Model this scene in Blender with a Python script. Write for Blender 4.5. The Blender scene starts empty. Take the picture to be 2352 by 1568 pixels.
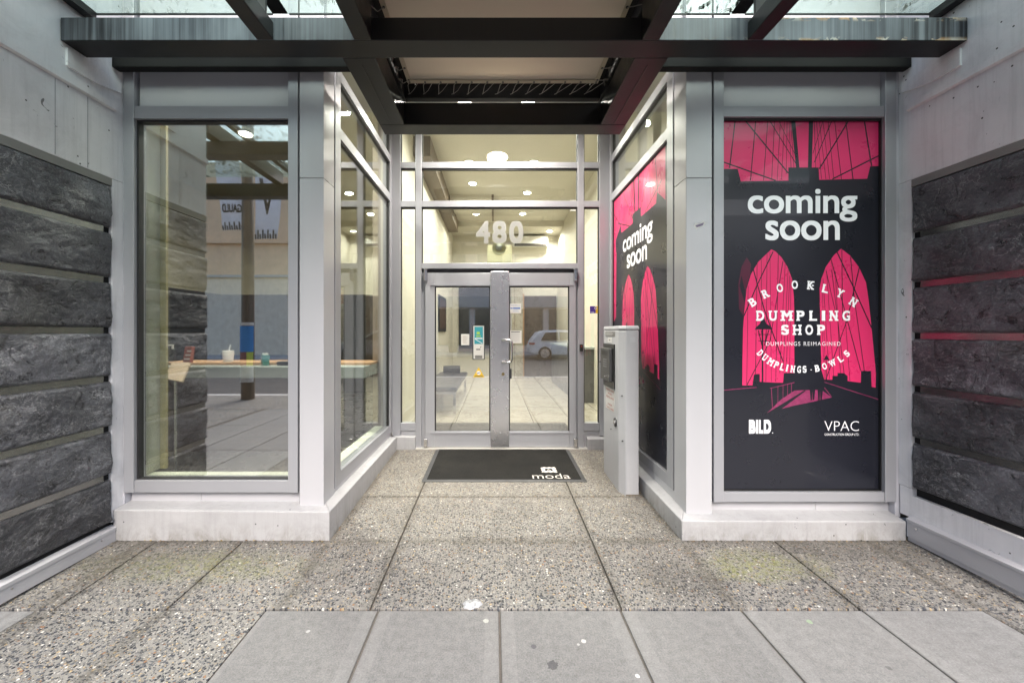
import bpy, math, random
from mathutils import Vector, Matrix, noise
R = math.radians
random.seed(7)
S = bpy.context.scene
COL = S.collection

# ------------------------------------------------------------------ camera, sky, sun, exposure
HC, FP = 1.49, 890.0                     # eye height, focal length in photo units
cam = bpy.data.cameras.new('camera'); camo = bpy.data.objects.new('camera', cam); COL.objects.link(camo)
camo.location = (0, 0, HC); camo.rotation_euler = (R(90), 0, 0)
cam.sensor_width = 36; cam.lens = FP / 2352 * 36
cam.shift_x = 40 / 2352; cam.shift_y = -22 / 2352
cam.clip_start = 0.05; cam.clip_end = 600
S.camera = camo
W = bpy.data.worlds.new('World'); S.world = W; W.use_nodes = True
wn = W.node_tree.nodes; wl = W.node_tree.links
sky = wn.new('ShaderNodeTexSky'); sky.sky_type = 'NISHITA'; sky.sun_disc = False
sky.sun_elevation = R(44); sky.sun_rotation = R(174); sky.air_density = 1.0; sky.dust_density = 4.0; sky.ozone_density = 1.0
bg = wn['Background']; bg.inputs['Strength'].default_value = 0.15
wl.new(sky.outputs[0], bg.inputs[0])
sun = bpy.data.lights.new('sun', 'SUN'); sun.energy = 1.4; sun.angle = R(35); sun.color = (1, .975, .96)
suno = bpy.data.objects.new('sun', sun); COL.objects.link(suno)
suno.rotation_euler = Vector((-.10, .95, -.92)).to_track_quat('-Z', 'Y').to_euler()
suno.location = (-5, -10, 15)
S.view_settings.view_transform = 'Standard'; S.view_settings.look = 'None'
S.view_settings.exposure = 1.46; S.view_settings.gamma = 1.0
S.cycles.use_denoising = True; S.cycles.use_adaptive_sampling = False; S.cycles.denoising_prefilter = 'ACCURATE'
S.cycles.max_bounces = 10; S.cycles.transparent_max_bounces = 24; S.cycles.diffuse_bounces = 4
S.cycles.glossy_bounces = 5; S.cycles.caustics_reflective = False; S.cycles.caustics_refractive = False
S.cycles.sample_clamp_indirect = 2.5

def at(x, y, d):
    return Vector(((x - 1136) * d / FP, d, HC - (y - 762) * d / FP))

# ------------------------------------------------------------------ mesh helper
ORG = {}
class MB:
    def __init__(s): s.v = []; s.f = []; s.m = []; s.mi = 0; s.sm = []
    def add(s, vs, fs, smooth=False):
        b = len(s.v); s.v += [tuple(v) for v in vs]
        for f in fs: s.f.append([b + i for i in f]); s.m.append(s.mi); s.sm.append(smooth)
        return s
    def box(s, x0, x1, y0, y1, z0, z1):
        if x0 > x1: x0, x1 = x1, x0
        if y0 > y1: y0, y1 = y1, y0
        if z0 > z1: z0, z1 = z1, z0
        return s.add([(x0,y0,z0),(x1,y0,z0),(x1,y1,z0),(x0,y1,z0),(x0,y0,z1),(x1,y0,z1),(x1,y1,z1),(x0,y1,z1)],
              [(3,2,1,0),(4,5,6,7),(0,1,5,4),(1,2,6,5),(2,3,7,6),(3,0,4,7)])
    def hexa(s, p):     # 8 points: bottom 4 ccw, top 4 ccw
        return s.add(p, [(3,2,1,0),(4,5,6,7),(0,1,5,4),(1,2,6,5),(2,3,7,6),(3,0,4,7)])
    def prism(s, poly, z0, z1):    # ccw polygon in XY
        n = len(poly)
        vs = [(x, y, z0) for x, y in poly] + [(x, y, z1) for x, y in poly]
        return s.add(vs, [tuple(range(n))[::-1], tuple(range(n, 2*n))] + [(i, (i+1) % n, n+(i+1) % n, n+i) for i in range(n)])
    def extr(s, poly, f0, f1):     # polygon of (a,b), extruded between maps f0 and f1
        n = len(poly)
        vs = [f0(a, b) for a, b in poly] + [f1(a, b) for a, b in poly]
        return s.add(vs, [tuple(range(n))[::-1], tuple(range(n, 2*n))] + [(i, (i+1) % n, n+(i+1) % n, n+i) for i in range(n)])
    def tube(s, pts, r, n=10, caps=True):
        pts = [Vector(p) for p in pts]; rings = []
        rr = r if isinstance(r, (list, tuple)) else [r] * len(pts)
        for i, p in enumerate(pts):
            t = (pts[min(i+1, len(pts)-1)] - pts[max(i-1, 0)]).normalized()
            u = t.cross(Vector((0, 0, 1)) if abs(t.z) < .9 else Vector((1, 0, 0))).normalized(); w = t.cross(u)
            rings.append([p + (u * math.cos(2*math.pi*k/n) + w * math.sin(2*math.pi*k/n)) * rr[i] for k in range(n)])
        vs = [v for q in rings for v in q]; fs = []
        for i in range(len(pts) - 1):
            for k in range(n):
                fs.append((i*n+k, i*n+(k+1) % n, (i+1)*n+(k+1) % n, (i+1)*n+k))
        s.add(vs, fs, True)
        if caps: s.add(rings[0], [tuple(range(n))]); s.add(rings[-1], [tuple(range(n))[::-1]])
        return s
    def disc(s, c, r, n=24, axis='z', t=.01):
        c = Vector(c)
        d = {'z': Vector((0, 0, 1)), 'y': Vector((0, 1, 0)), 'x': Vector((1, 0, 0))}[axis]
        return s.tube([c - d * t / 2, c + d * t / 2], r, n)
    def build(s, name, mats, parent=None, origin=None, bev=0, smooth=False):
        if not isinstance(mats, (list, tuple)): mats = [mats]
        o0 = ORG[parent.name] if parent else Vector(origin or (0, 0, 0))
        me = bpy.data.meshes.new(name)
        me.from_pydata([Vector(v) - o0 for v in s.v], [], s.f)
        for m in mats: me.materials.append(m)
        me.polygons.foreach_set('material_index', s.m)
        me.polygons.foreach_set('use_smooth', [bool(a or smooth) for a in s.sm])
        me.update()
        o = bpy.data.objects.new(name, me); COL.objects.link(o)
        if parent: o.parent = parent
        else: o.location = o0
        ORG[o.name] = o0
        if bev:
            b = o.modifiers.new('bevel', 'BEVEL'); b.width = bev; b.segments = 2; b.limit_method = 'ANGLE'; b.angle_limit = R(40)
        return o
def bx(*a): return MB().box(*a)
def thing(name, label, cat, loc, group=None):
    o = bpy.data.objects.new(name, None); COL.objects.link(o); o.location = loc; o.empty_display_size = .1
    ORG[o.name] = Vector(loc); return tag(o, label, cat, group)
def tag(o, label, cat, group=None):
    o['label'] = label; o['category'] = cat
    if group: o['group'] = group
    return o
def struct(o): o['kind'] = 'structure'; return o
def lab(o, t): o['label'] = t; return o

# ------------------------------------------------------------------ materials
def newmat(name):
    m = bpy.data.materials.new(name); m.use_nodes = True
    nt = m.node_tree; return m, nt, nt.nodes['Principled BSDF']
class NT:
    def __init__(s, nt): s.nt = nt; s.n = nt.nodes; s.l = nt.links
    def node(s, t, ins={}, **kw):
        nd = s.n.new(t)
        for k, v in kw.items(): setattr(nd, k, v)
        for k, v in ins.items():
            if hasattr(v, 'bl_idname') or isinstance(v, bpy.types.NodeSocket): s.l.new(v, nd.inputs[k])
            else: nd.inputs[k].default_value = v
        return nd
    def pos(s): return s.node('ShaderNodeNewGeometry').outputs['Position']
    def scale(s, sock, sc):
        return s.node('ShaderNodeVectorMath', {0: sock, 1: sc}, operation='MULTIPLY').outputs[0]
    def noise(s, sock, sc, detail=4, rough=.6, dist=0):
        return s.node('ShaderNodeTexNoise', {'Vector': sock, 'Scale': sc, 'Detail': detail, 'Roughness': rough, 'Distortion': dist}).outputs[0]
    def ramp(s, fac, stops, interp='LINEAR'):
        r = s.node('ShaderNodeValToRGB', {0: fac}); cr = r.color_ramp; cr.interpolation = interp
        while len(cr.elements) < len(stops): cr.elements.new(.5)
        for e, (p, c) in zip(cr.elements, stops):
            e.position = p; e.color = (c, c, c, 1) if isinstance(c, (int, float)) else (*c, 1)
        return r.outputs[0]
    def math(s, op, a, b=0, clamp=False):
        return s.node('ShaderNodeMath', {0: a, 1: b}, operation=op, use_clamp=clamp).outputs[0]
    def mix(s, fac, a, b, blend='MIX'):
        nd = s.node('ShaderNodeMix', data_type='RGBA', blend_type=blend)
        for idx, v in ((0, fac), (6, a), (7, b)):
            if isinstance(v, bpy.types.NodeSocket): s.l.new(v, nd.inputs[idx])
            elif idx == 0: nd.inputs[0].default_value = v
            else: nd.inputs[idx].default_value = (*v, 1) if len(v) == 3 else v
        return nd.outputs[2]
    def bump(s, h, strength, dist, nrm=None):
        b = s.node('ShaderNodeBump', {'Height': h, 'Strength': strength, 'Distance': dist})
        if nrm is not None: s.l.new(nrm, b.inputs['Normal'])
        return b.outputs[0]
def mat(name, col, rough=.5, metal=0, var=.12, vs=(1.5, 1.5, 1.5), fine=0, bump=0, bs=60, spec=.5, coat=0, streak=0):
    m, nt, p = newmat(name); n = NT(nt); pos = n.pos()
    a = n.noise(n.scale(pos, vs), 2.0, 5, .6)
    c0 = tuple(max(0, v * (1 - var)) for v in col); c1 = tuple(min(1, v * (1 + var)) for v in col)
    c = n.ramp(a, [(.25, c0), (.75, c1)])
    if fine:
        b = n.noise(pos, 220, 3, .7); c = n.mix(fine, c, n.ramp(b, [(.3, tuple(v*.6 for v in col)), (.7, tuple(min(1, v*1.3) for v in col))]))
    if streak:
        b = n.noise(n.scale(pos, (28, 28, 1.4)), 1.0, 5, .65); k = n.ramp(b, [(.52, 0), (.78, 1)])
        c = n.mix(n.math('MULTIPLY', k, streak), c, tuple(v*.45 for v in col))
    nt.links.new(c, p.inputs['Base Color'])
    rv_ = .08 if not (metal or coat) else .012
    rr = n.ramp(n.noise(pos, 6, 4), [(.3, max(0, rough - rv_)), (.7, min(1, rough + rv_))]); nt.links.new(rr, p.inputs['Roughness'])
    p.inputs['Metallic'].default_value = metal; p.inputs['Specular IOR Level'].default_value = spec; p.inputs['Coat Weight'].default_value = coat
    if bump: nt.links.new(n.bump(n.noise(pos, bs, 5, .65), bump, .004), p.inputs['Normal'])
    return m
def emis(name, col, st):
    m, nt, p = newmat(name); p.inputs['Base Color'].default_value = (*col, 1)
    p.inputs['Emission Color'].default_value = (*col, 1); p.inputs['Emission Strength'].default_value = st; return m
def glassmat(name, tint=(.93, .96, .94), ior=1.5, dirt=False):
    m = bpy.data.materials.new(name); m.use_nodes = True; nt = m.node_tree; n = NT(nt)
    out = nt.nodes['Material Output']; nt.nodes.remove(nt.nodes['Principled BSDF'])
    tr = n.node('ShaderNodeBsdfTransparent', {'Color': (*tint, 1)}).outputs[0]
    gl = n.node('ShaderNodeBsdfGlossy', {'Roughness': .003, 'Color': (1, 1, 1, 1)}).outputs[0]
    g = n.node('ShaderNodeNewGeometry')
    cs = n.math('ABSOLUTE', n.node('ShaderNodeVectorMath', {0: g.outputs['Incoming'], 1: g.outputs['Normal']}, operation='DOT_PRODUCT').outputs['Value'])
    r0 = ((ior - 1) / (ior + 1)) ** 2
    fr = n.math('MULTIPLY', n.math('POWER', n.math('SUBTRACT', 1.0, cs, True), 5.0), 1 - r0)
    fr = n.math('ADD', fr, r0, True)
    sh = n.node('ShaderNodeMixShader', {0: fr, 1: tr, 2: gl}).outputs[0]
    if dirt:
        pos = n.pos()
        film = n.ramp(n.noise(n.scale(pos, (1, .35, 1)), 2.2, 6, .7), [(.3, .03), (.75, .26)])
        spots = n.ramp(n.noise(n.scale(pos, (24, 12, 1)), 1.0, 5, .7, .8), [(.54, 0), (.59, 1)])
        big = n.ramp(n.noise(n.scale(pos, (2, 3, 1)), 1.0, 3), [(.40, .0), (.56, 1)])
        edge = n.math('MULTIPLY', spots, big)
        dc = n.mix(edge, (.60, .68, .62), (.012, .016, .010))
        moss = n.ramp(n.noise(pos, 7, 5, .7), [(.58, 0), (.7, .55)])
        dc = n.mix(moss, dc, (.16, .19, .10))
        df = n.node('ShaderNodeBsdfDiffuse', {'Color': dc}).outputs[0]
        tl = n.node('ShaderNodeBsdfTranslucent', {'Color': dc}).outputs[0]
        dd = n.node('ShaderNodeMixShader', {0: .6, 1: df, 2: tl}).outputs[0]
        f = n.math('MAXIMUM', film, edge)
        sh = n.node('ShaderNodeMixShader', {0: f, 1: sh, 2: dd}).outputs[0]
    nt.links.new(sh, out.inputs['Surface']); return m

def vinyl(name, col, k=.55):
    m, nt, p = newmat(name); n = NT(nt); out = nt.nodes['Material Output']
    p.inputs['Base Color'].default_value = (*col, 1); p.inputs['Roughness'].default_value = .6
    tl = n.node('ShaderNodeBsdfTranslucent', {'Color': (*col, 1)}).outputs[0]
    nt.links.new(n.node('ShaderNodeMixShader', {0: k, 1: p.outputs[0], 2: tl}).outputs[0], out.inputs['Surface']); return m

def aggregate(name, warm=0.0):
    m, nt, p = newmat(name); n = NT(nt); pos = n.pos()
    wob = n.node('ShaderNodeVectorMath', {0: pos, 1: n.scale(n.node('ShaderNodeTexNoise', {'Vector': pos, 'Scale': 60.0}).outputs[1], (.006, .006, .0))}, operation='ADD').outputs[0]
    flat = n.scale(wob, (1, 1, .0))
    def layer(sc, keep):
        v = n.node('ShaderNodeTexVoronoi', {'Vector': flat, 'Scale': sc, 'Randomness': 1.0}, feature='F1')
        sep = n.node('ShaderNodeSeparateColor', {0: v.outputs['Color']})
        size = n.math('MULTIPLY_ADD', sep.outputs[1], .20); nt.nodes[-1].inputs[2].default_value = .35
        msk = n.math('MULTIPLY', n.math('SUBTRACT', size, v.outputs['Distance']), 14, True)
        on = n.math('LESS_THAN', sep.outputs[2], keep)
        msk = n.math('MULTIPLY', msk, on, True)
        return msk, sep.outputs[0], v.outputs['Distance']
    pal = [(0, (.016, .019, .026)), (.20, (.035, .040, .052)), (.40, (.075, .08, .092)), (.56, (.13, .13, .132)), (.68, (.22, .20, .165)),
           (.74, (.36, .28, .17)), (.81, (.24, .13, .07)), (.84, (.32, .31, .29)), (.965, (.62, .60, .55))]
    m1, c1, d1 = layer(64, .90); m2, c2, d2 = layer(120, .85)
    p1 = n.ramp(c1, pal, 'CONSTANT'); p2 = n.ramp(c2, pal, 'CONSTANT')
    gr = n.noise(pos, 500, 3, .7)
    cem = n.ramp(gr, [(.3, (.13, .127, .118)), (.7, (.27, .262, .243))])
    c = n.mix(m2, cem, p2); c = n.mix(m1, c, p1)
    sx = n.node('ShaderNodeSeparateXYZ', {0: pos})
    # damp dark stains near the walls, browner tone towards the doors, a moss patch: shapes of their own
    blot = n.noise(pos, 1.7, 5, .65, .4)
    dk = n.ramp(n.noise(pos, 2.6, 7, .72, .6), [(.48, 0), (.72, .6)])
    c = n.mix(dk, c, n.mix(.6, c, (.035, .036, .036)))
    def patch(cx, cy, rx, ry):
        a = n.math('DIVIDE', n.math('SUBTRACT', sx.outputs[0], cx), rx); b = n.math('DIVIDE', n.math('SUBTRACT', sx.outputs[1], cy), ry)
        r2 = n.math('ADD', n.math('MULTIPLY', a, a), n.math('MULTIPLY', b, b))
        r2 = n.math('ADD', r2, n.math('MULTIPLY', n.math('SUBTRACT', n.noise(pos, 5, 5, .7), .5), 2.6))
        return n.math('SUBTRACT', 1.0, r2, True)
    moss = n.math('MAXIMUM', patch(1.68, 2.46, .50, .20), n.math('MULTIPLY', patch(-1.85, 2.45, .85, .20), .7))
    moss = n.math('MULTIPLY', moss, n.ramp(n.noise(pos, 40, 4, .7), [(.42, 0), (.62, .8)]))
    c = n.mix(moss, c, (.20, .215, .055))
    damp = n.math('MAXIMUM', patch(1.12, 2.3, .30, .28), n.math('MAXIMUM', patch(1.05, 3.9, .22, .55), n.math('MAXIMUM', patch(2.35, 2.65, .7, .16), patch(-2.3, 2.55, .5, .30))))
    tex = n.ramp(n.noise(pos, 55, 4, .75), [(.36, .25), (.6, 1)])
    c = n.mix(n.math('MULTIPLY', n.math('MULTIPLY', damp, tex), .72), c, n.mix(.7, c, (.035, .031, .026)))
    jd = n.math('ABSOLUTE', n.math('SUBTRACT', sx.outputs[1], 3.405))
    for jx in (-2.372, -1.765, -.668, .683, 1.965, -1.16, 1.31, -2.455, 2.617): jd = n.math('MINIMUM', jd, n.math('ABSOLUTE', n.math('SUBTRACT', sx.outputs[0], jx)))
    jd = n.math('MINIMUM', jd, n.math('ABSOLUTE', n.math('SUBTRACT', sx.outputs[1], 2.72)))
    gm = n.math('SUBTRACT', 1.0, n.math('MULTIPLY', n.math('ADD', jd, n.math('MULTIPLY', n.math('SUBTRACT', n.noise(pos, 12, 5, .7), .5), .16)), 16), True)
    c = n.mix(n.math('MULTIPLY', n.math('MULTIPLY', gm, tex), .9), c, n.mix(.75, c, (.045, .038, .028)))
    far = n.ramp(n.math('ADD', sx.outputs[1], n.math('MULTIPLY', n.math('SUBTRACT', blot, .5), 1.2)), [(0, 0), (1, 1)])
    wz = n.node('ShaderNodeMapRange', {'Value': n.math('ADD', sx.outputs[1], n.math('MULTIPLY', blot, .8)), 'From Min': 2.3, 'From Max': 4.1}).outputs[0]
    c = n.mix(n.math('MULTIPLY', wz, .5), c, n.mix(.55, c, (.20, .165, .12)))
    nt.links.new(c, p.inputs['Base Color'])
    h = n.math('ADD', n.math('MULTIPLY', m1, 1.0), n.math('MULTIPLY', m2, .5))
    nt.links.new(n.bump(h, .9, .006), p.inputs['Normal'])
    p.inputs['Roughness'].default_value = .62
    return m

def concrete(name):
    m, nt, p = newmat(name); n = NT(nt); pos = n.pos(); sx = n.node('ShaderNodeSeparateXYZ', {0: pos})
    c = n.ramp(n.noise(pos, 2.2, 6, .7), [(.28, (.155, .156, .158)), (.72, (.225, .225, .225))])
    c = n.mix(.55, c, n.ramp(n.noise(pos, 130, 5, .8), [(.36, (.05, .05, .05)), (.64, (.31, .31, .305))]))
    c = n.mix(.35, c, n.ramp(n.noise(pos, 26, 6, .75), [(.32, (.07, .07, .068)), (.7, (.28, .28, .275))]))
    idx = n.math('FLOOR', n.math('DIVIDE', n.math('ADD', sx.outputs[0], .6475*40 - .026), .6475))
    tone = n.math('MULTIPLY_ADD', n.node('ShaderNodeTexWhiteNoise', {'W': idx}, noise_dimensions='1D').outputs[0], .22); nt.nodes[-1].inputs[2].default_value = .84
    c = n.mix(1.0, c, n.node('ShaderNodeCombineColor', {0: tone, 1: tone, 2: tone}).outputs[0], 'MULTIPLY')
    t = n.math('MODULO', n.math('ADD', sx.outputs[0], .6475*40 - .026), .6475)
    t = n.math('MINIMUM', t, n.math('SUBTRACT', .6475, t))
    rub = n.noise(pos, 9, 3)
    c = n.mix(n.math('MULTIPLY', n.math('LESS_THAN', t, .075), .14), c, (.30, .30, .295))
    l2 = n.math('SUBTRACT', 1.0, n.math('MULTIPLY', n.math('ABSOLUTE', n.math('SUBTRACT', t, .075)), 420), True)
    c = n.mix(n.math('MULTIPLY', l2, n.ramp(rub, [(.35, 0), (.6, .5)])), c, (.13, .13, .13))
    edge = n.math('SUBTRACT', 1.0, n.math('MULTIPLY', t, 45), True)
    c = n.mix(n.math('MULTIPLY', edge, n.ramp(n.noise(pos, 30, 4), [(.3, .2), (.7, .9)])), c, (.13, .125, .12))
    sp = n.node('ShaderNodeTexVoronoi', {'Vector': n.scale(pos, (1, 1, 0)), 'Scale': 6.0})
    sc = n.node('ShaderNodeSeparateColor', {0: sp.outputs['Color']})
    dot = n.math('MULTIPLY', n.math('LESS_THAN', n.math('ADD', sp.outputs['Distance'], n.math('MULTIPLY', n.noise(pos, 60, 2), .09)), .125), n.math('LESS_THAN', sc.outputs[0], .16))
    c = n.mix(n.math('MULTIPLY', dot, .75), c, n.ramp(sc.outputs[1], [(0, (.06, .06, .07)), (.6, (.10, .10, .10)), (.8, (.62, .62, .6))], 'CONSTANT'))
    for gx, gy, gr_, gc in ((.26, 1.735, .024, (.03, .03, .036)), (.43, 1.87, .012, (.55, .55, .53)), (.40, 1.85, .007, (.45, .45, .44)), (-.045, 2.0, .014, (.42, .43, .39)), (1.62, 1.995, .014, (.24, .34, .21)), (-.93, 1.93, .010, (.40, .40, .39)), (1.75, 1.72, .012, (.08, .08, .08)), (.62, 1.68, .009, (.7, .7, .68))):
        ax = n.math('SUBTRACT', sx.outputs[0], gx); ay = n.math('SUBTRACT', sx.outputs[1], gy)
        rr = n.math('SQRT', n.math('ADD', n.math('MULTIPLY', ax, ax), n.math('MULTIPLY', ay, ay)))
        rr = n.math('ADD', rr, n.math('MULTIPLY', n.math('SUBTRACT', n.noise(pos, 70, 3), .5), gr_ * 1.3))
        c = n.mix(n.math('MULTIPLY', n.math('LESS_THAN', rr, gr_), .65), c, gc)
    st = n.ramp(n.noise(n.scale(pos, (2.5, 1, 1)), 1.3, 6, .75, .5), [(.52, 0), (.75, .35)])
    c = n.mix(st, c, (.17, .165, .16))
    nt.links.new(c, p.inputs['Base Color']); p.inputs['Roughness'].default_value = .8
    nt.links.new(n.bump(n.noise(pos, 180, 4, .7), .5, .003), p.inputs['Normal'])
    return m

def slate(name):
    m, nt, p = newmat(name); n = NT(nt); pos = n.pos()
    oi = n.node('ShaderNodeObjectInfo').outputs['Random']
    off = n.node('ShaderNodeCombineXYZ', {0: n.math('MULTIPLY', oi, 31.0), 1: n.math('MULTIPLY', oi, 17.0), 2: n.math('MULTIPLY', oi, 9.0)}).outputs[0]
    q = n.node('ShaderNodeVectorMath', {0: pos, 1: off}, operation='ADD').outputs[0]
    ani = n.node('ShaderNodeMapping', {'Vector': q, 'Rotation': (R(-32), 0, 0), 'Scale': (1, .9, 1.15)}).outputs[0]
    ani2 = n.node('ShaderNodeMapping', {'Vector': q, 'Rotation': (R(-40), 0, 0), 'Scale': (1, .8, 1.25)}).outputs[0]
    a = n.noise(q, 2.4, 6, .62, .8); b = n.noise(ani, 9, 8, .72, 1.4); f = n.noise(q, 95, 5, .75)
    c = n.ramp(a, [(.32, (.022, .023, .027)), (.5, (.066, .069, .080)), (.68, (.145, .149, .166))])
    c = n.mix(n.ramp(b, [(.37, .9), (.47, 0)]), c, (.012, .012, .014))
    def ridge(vec, sc, w, dist): return n.ramp(n.math('ABSOLUTE', n.math('SUBTRACT', n.noise(vec, sc, 6, .6, dist), .5)), [(0, 1), (w, 0)])
    g1 = n.ramp(n.noise(q, 3.7, 3), [(.45, 0), (.62, 1)]); g2 = n.ramp(n.noise(q, 5.1, 3), [(.42, 0), (.6, 1)])
    c = n.mix(n.math('MULTIPLY', n.math('MULTIPLY', ridge(ani2, 11, .022, 1.1), g2), .5), c, (.30, .30, .315))
    c = n.mix(n.math('MULTIPLY', n.math('MULTIPLY', ridge(ani, 4.2, .010, 2.0), g1), .8), c, (.46, .46, .47))
    c = n.mix(n.ramp(n.noise(ani2, 46, 7, .8, .9), [(.53, 0), (.66, .85)]), c, (.25, .25, .265))
    c = n.mix(1.0, c, n.ramp(f, [(.3, .62), (.7, 1.3)]), 'MULTIPLY')
    ru = n.ramp(n.noise(q, 1.6, 4), [(.6, 0), (.8, .35)]); c = n.mix(ru, c, (.10, .09, .075))
    crk = n.ramp(n.math('ABSOLUTE', n.math('SUBTRACT', n.noise(n.scale(q, (1, 1, .35)), 3.0, 4, .5, .6), .5)), [(0, 1), (.0045, 0)])
    c = n.mix(n.math('MULTIPLY', crk, n.ramp(n.noise(q, 2.9, 2), [(.5, 0), (.55, .9)])), c, (.006, .006, .007))
    k = n.math('MULTIPLY_ADD', oi, 1.0); nt.nodes[-1].inputs[2].default_value = .70
    c = n.mix(1.0, c, n.node('ShaderNodeCombineColor', {0: k, 1: k, 2: k}).outputs[0], 'MULTIPLY')
    nt.links.new(c, p.inputs['Base Color'])
    rr = n.ramp(b, [(.3, .22), (.7, .44)]); nt.links.new(rr, p.inputs['Roughness'])
    b1 = n.bump(b, 1.0, .02); b2 = n.bump(n.noise(ani, 30, 6, .75, 1.0), .9, .007, b1); nt.links.new(b2, p.inputs['Normal'])
    return m

def beamface(name):     # faded, streaked, peeling black steel paint, with canvas shade painted in
    m, nt, p = newmat(name); n = NT(nt); pos = n.pos(); sx = n.node('ShaderNodeSeparateXYZ', {0: pos})
    st = n.noise(n.scale(pos, (42, 6, .5)), 1.0, 5, .7)
    big = n.noise(n.scale(pos, (1.6, 1, 1)), 1.3, 4, .6)
    c = n.ramp(n.math('ADD', n.math('MULTIPLY', st, .5), n.math('MULTIPLY', big, .5)), [(.34, (.02, .022, .027)), (.44, (.085, .095, .112)), (.64, (.19, .215, .245))])
    cen = n.node('ShaderNodeMapRange', {'Value': n.math('ABSOLUTE', n.math('SUBTRACT', sx.outputs[0], .075)), 'From Min': .93, 'From Max': .96}).outputs[0]
    c = n.mix(n.math('SUBTRACT', 1.0, cen), c, (.012, .012, .013))  # black over the centre stands for the shade under the canvas
    ends = n.node('ShaderNodeMapRange', {'Value': n.math('ABSOLUTE', n.math('SUBTRACT', sx.outputs[0], .1)), 'From Min': 1.7, 'From Max': 2.75}).outputs[0]
    c = n.mix(n.math('MULTIPLY', ends, n.ramp(st, [(.38, 1), (.62, .35)])), c, (.012, .012, .014))
    pe = n.noise(n.scale(pos, (9, 9, 15)), 1.0, 5, .6, .6)
    right = n.node('ShaderNodeMapRange', {'Value': sx.outputs[0], 'From Min': 1.2, 'From Max': 2.1}).outputs[0]
    top = n.node('ShaderNodeMapRange', {'Value': n.math('ABSOLUTE', n.math('SUBTRACT', sx.outputs[2], 3.360)), 'From Min': .045, 'From Max': .07}).outputs[0]
    k = n.math('MULTIPLY', n.math('MULTIPLY', n.ramp(pe, [(.53, 0), (.55, 1)]), right), top)
    c = n.mix(k, c, n.ramp(n.noise(pos, 14, 3), [(.4, (.62, .58, .5)), (.6, (.42, .24, .09))]))
    nt.links.new(c, p.inputs['Base Color'])
    nt.links.new(n.ramp(st, [(.3, .28), (.7, .5)]), p.inputs['Roughness'])
    return m

def paintwall(name, col, splash=False):
    m, nt, p = newmat(name); n = NT(nt); pos = n.pos()
    c = n.ramp(n.noise(pos, 1.3, 6, .65), [(.3, tuple(v*.86 for v in col)), (.7, tuple(min(1, v*1.05) for v in col))])
    st = n.noise(n.scale(pos, (22, 22, 1.0)), 1.0, 5, .7)
    c = n.mix(n.ramp(st, [(.5, 0), (.78, .4)]), c, tuple(v*.55 for v in col))
    bl = n.ramp(n.noise(pos, 2.7, 7, .75, .7), [(.5, 0), (.68, .35)]); c = n.mix(bl, c, tuple(v*.62 for v in col))
    chips = n.noise(n.scale(pos, (1, 1, .8)), 24, 3, .55, 1.2)
    gate = n.ramp(n.noise(pos, 2.0, 3), [(.52, 0), (.62, 1)])
    c = n.mix(n.math('MULTIPLY', n.ramp(chips, [(.70, 0), (.72, .85)]), gate), c, (.10, .10, .10))
    pits = n.node('ShaderNodeTexVoronoi', {'Vector': pos, 'Scale': 13.0}); pc = n.node('ShaderNodeSeparateColor', {0: pits.outputs['Color']})
    c = n.mix(n.math('MULTIPLY', n.math('LESS_THAN', pits.outputs['Distance'], .07), n.math('LESS_THAN', pc.outputs[0], .25)), c, (.07, .07, .07))
    if splash:
        sz = n.node('ShaderNodeSeparateXYZ', {0: pos})
        low = n.math('SUBTRACT', 1.0, n.math('MULTIPLY', n.math('SUBTRACT', sz.outputs[2], .02), 7.0), True)
        dd = n.math('MULTIPLY', low, n.ramp(n.noise(n.scale(pos, (1, 1, .6)), 11, 6, .75, .5), [(.42, 0), (.68, .8)]))
        c = n.mix(dd, c, (.16, .15, .12))
        sm = n.ramp(n.noise(n.scale(pos, (1, 1, 1)), 3.4, 6, .7, .4), [(.6, 0), (.74, .35)]); c = n.mix(sm, c, (.30, .28, .27))
    nt.links.new(c, p.inputs['Base Color']); p.inputs['Roughness'].default_value = .5
    h = n.math('ADD', n.noise(pos, 5, 5, .6), n.math('MULTIPLY', n.noise(pos, 90, 3), .08))
    nt.links.new(n.bump(h, .35, .012), p.inputs['Normal'])
    return m

def marble(name):
    m, nt, p = newmat(name); n = NT(nt); pos = n.pos()
    v = n.math('ABSOLUTE', n.math('SUBTRACT', n.noise(pos, 1.6, 7, .6, 1.5), .5))
    c = n.mix(n.ramp(v, [(0, .8), (.03, 0)]), (.46, .425, .355), (.27, .22, .15))
    br = n.node('ShaderNodeTexBrick', {'Vector': pos, 'Scale': 1.0, 'Mortar Size': .006, 'Brick Width': .6, 'Row Height': 1.2, 'Color1': (1, 1, 1, 1), 'Color2': (.93, .93, .93, 1), 'Mortar': (.3, .26, .2, 1)}, offset=.0)
    c = n.mix(1.0, c, br.outputs[0], 'MULTIPLY')
    nt.links.new(c, p.inputs['Base Color']); p.inputs['Roughness'].default_value = .16; return m

def wood(name, c0, c1, sc=(1, 1, 14)):
    m, nt, p = newmat(name); n = NT(nt); pos = n.pos()
    a = n.noise(n.scale(pos, sc), 3, 6, .65, .8)
    nt.links.new(n.ramp(a, [(.3, c0), (.7, c1)]), p.inputs['Base Color']); p.inputs['Roughness'].default_value = .4; return m

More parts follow.
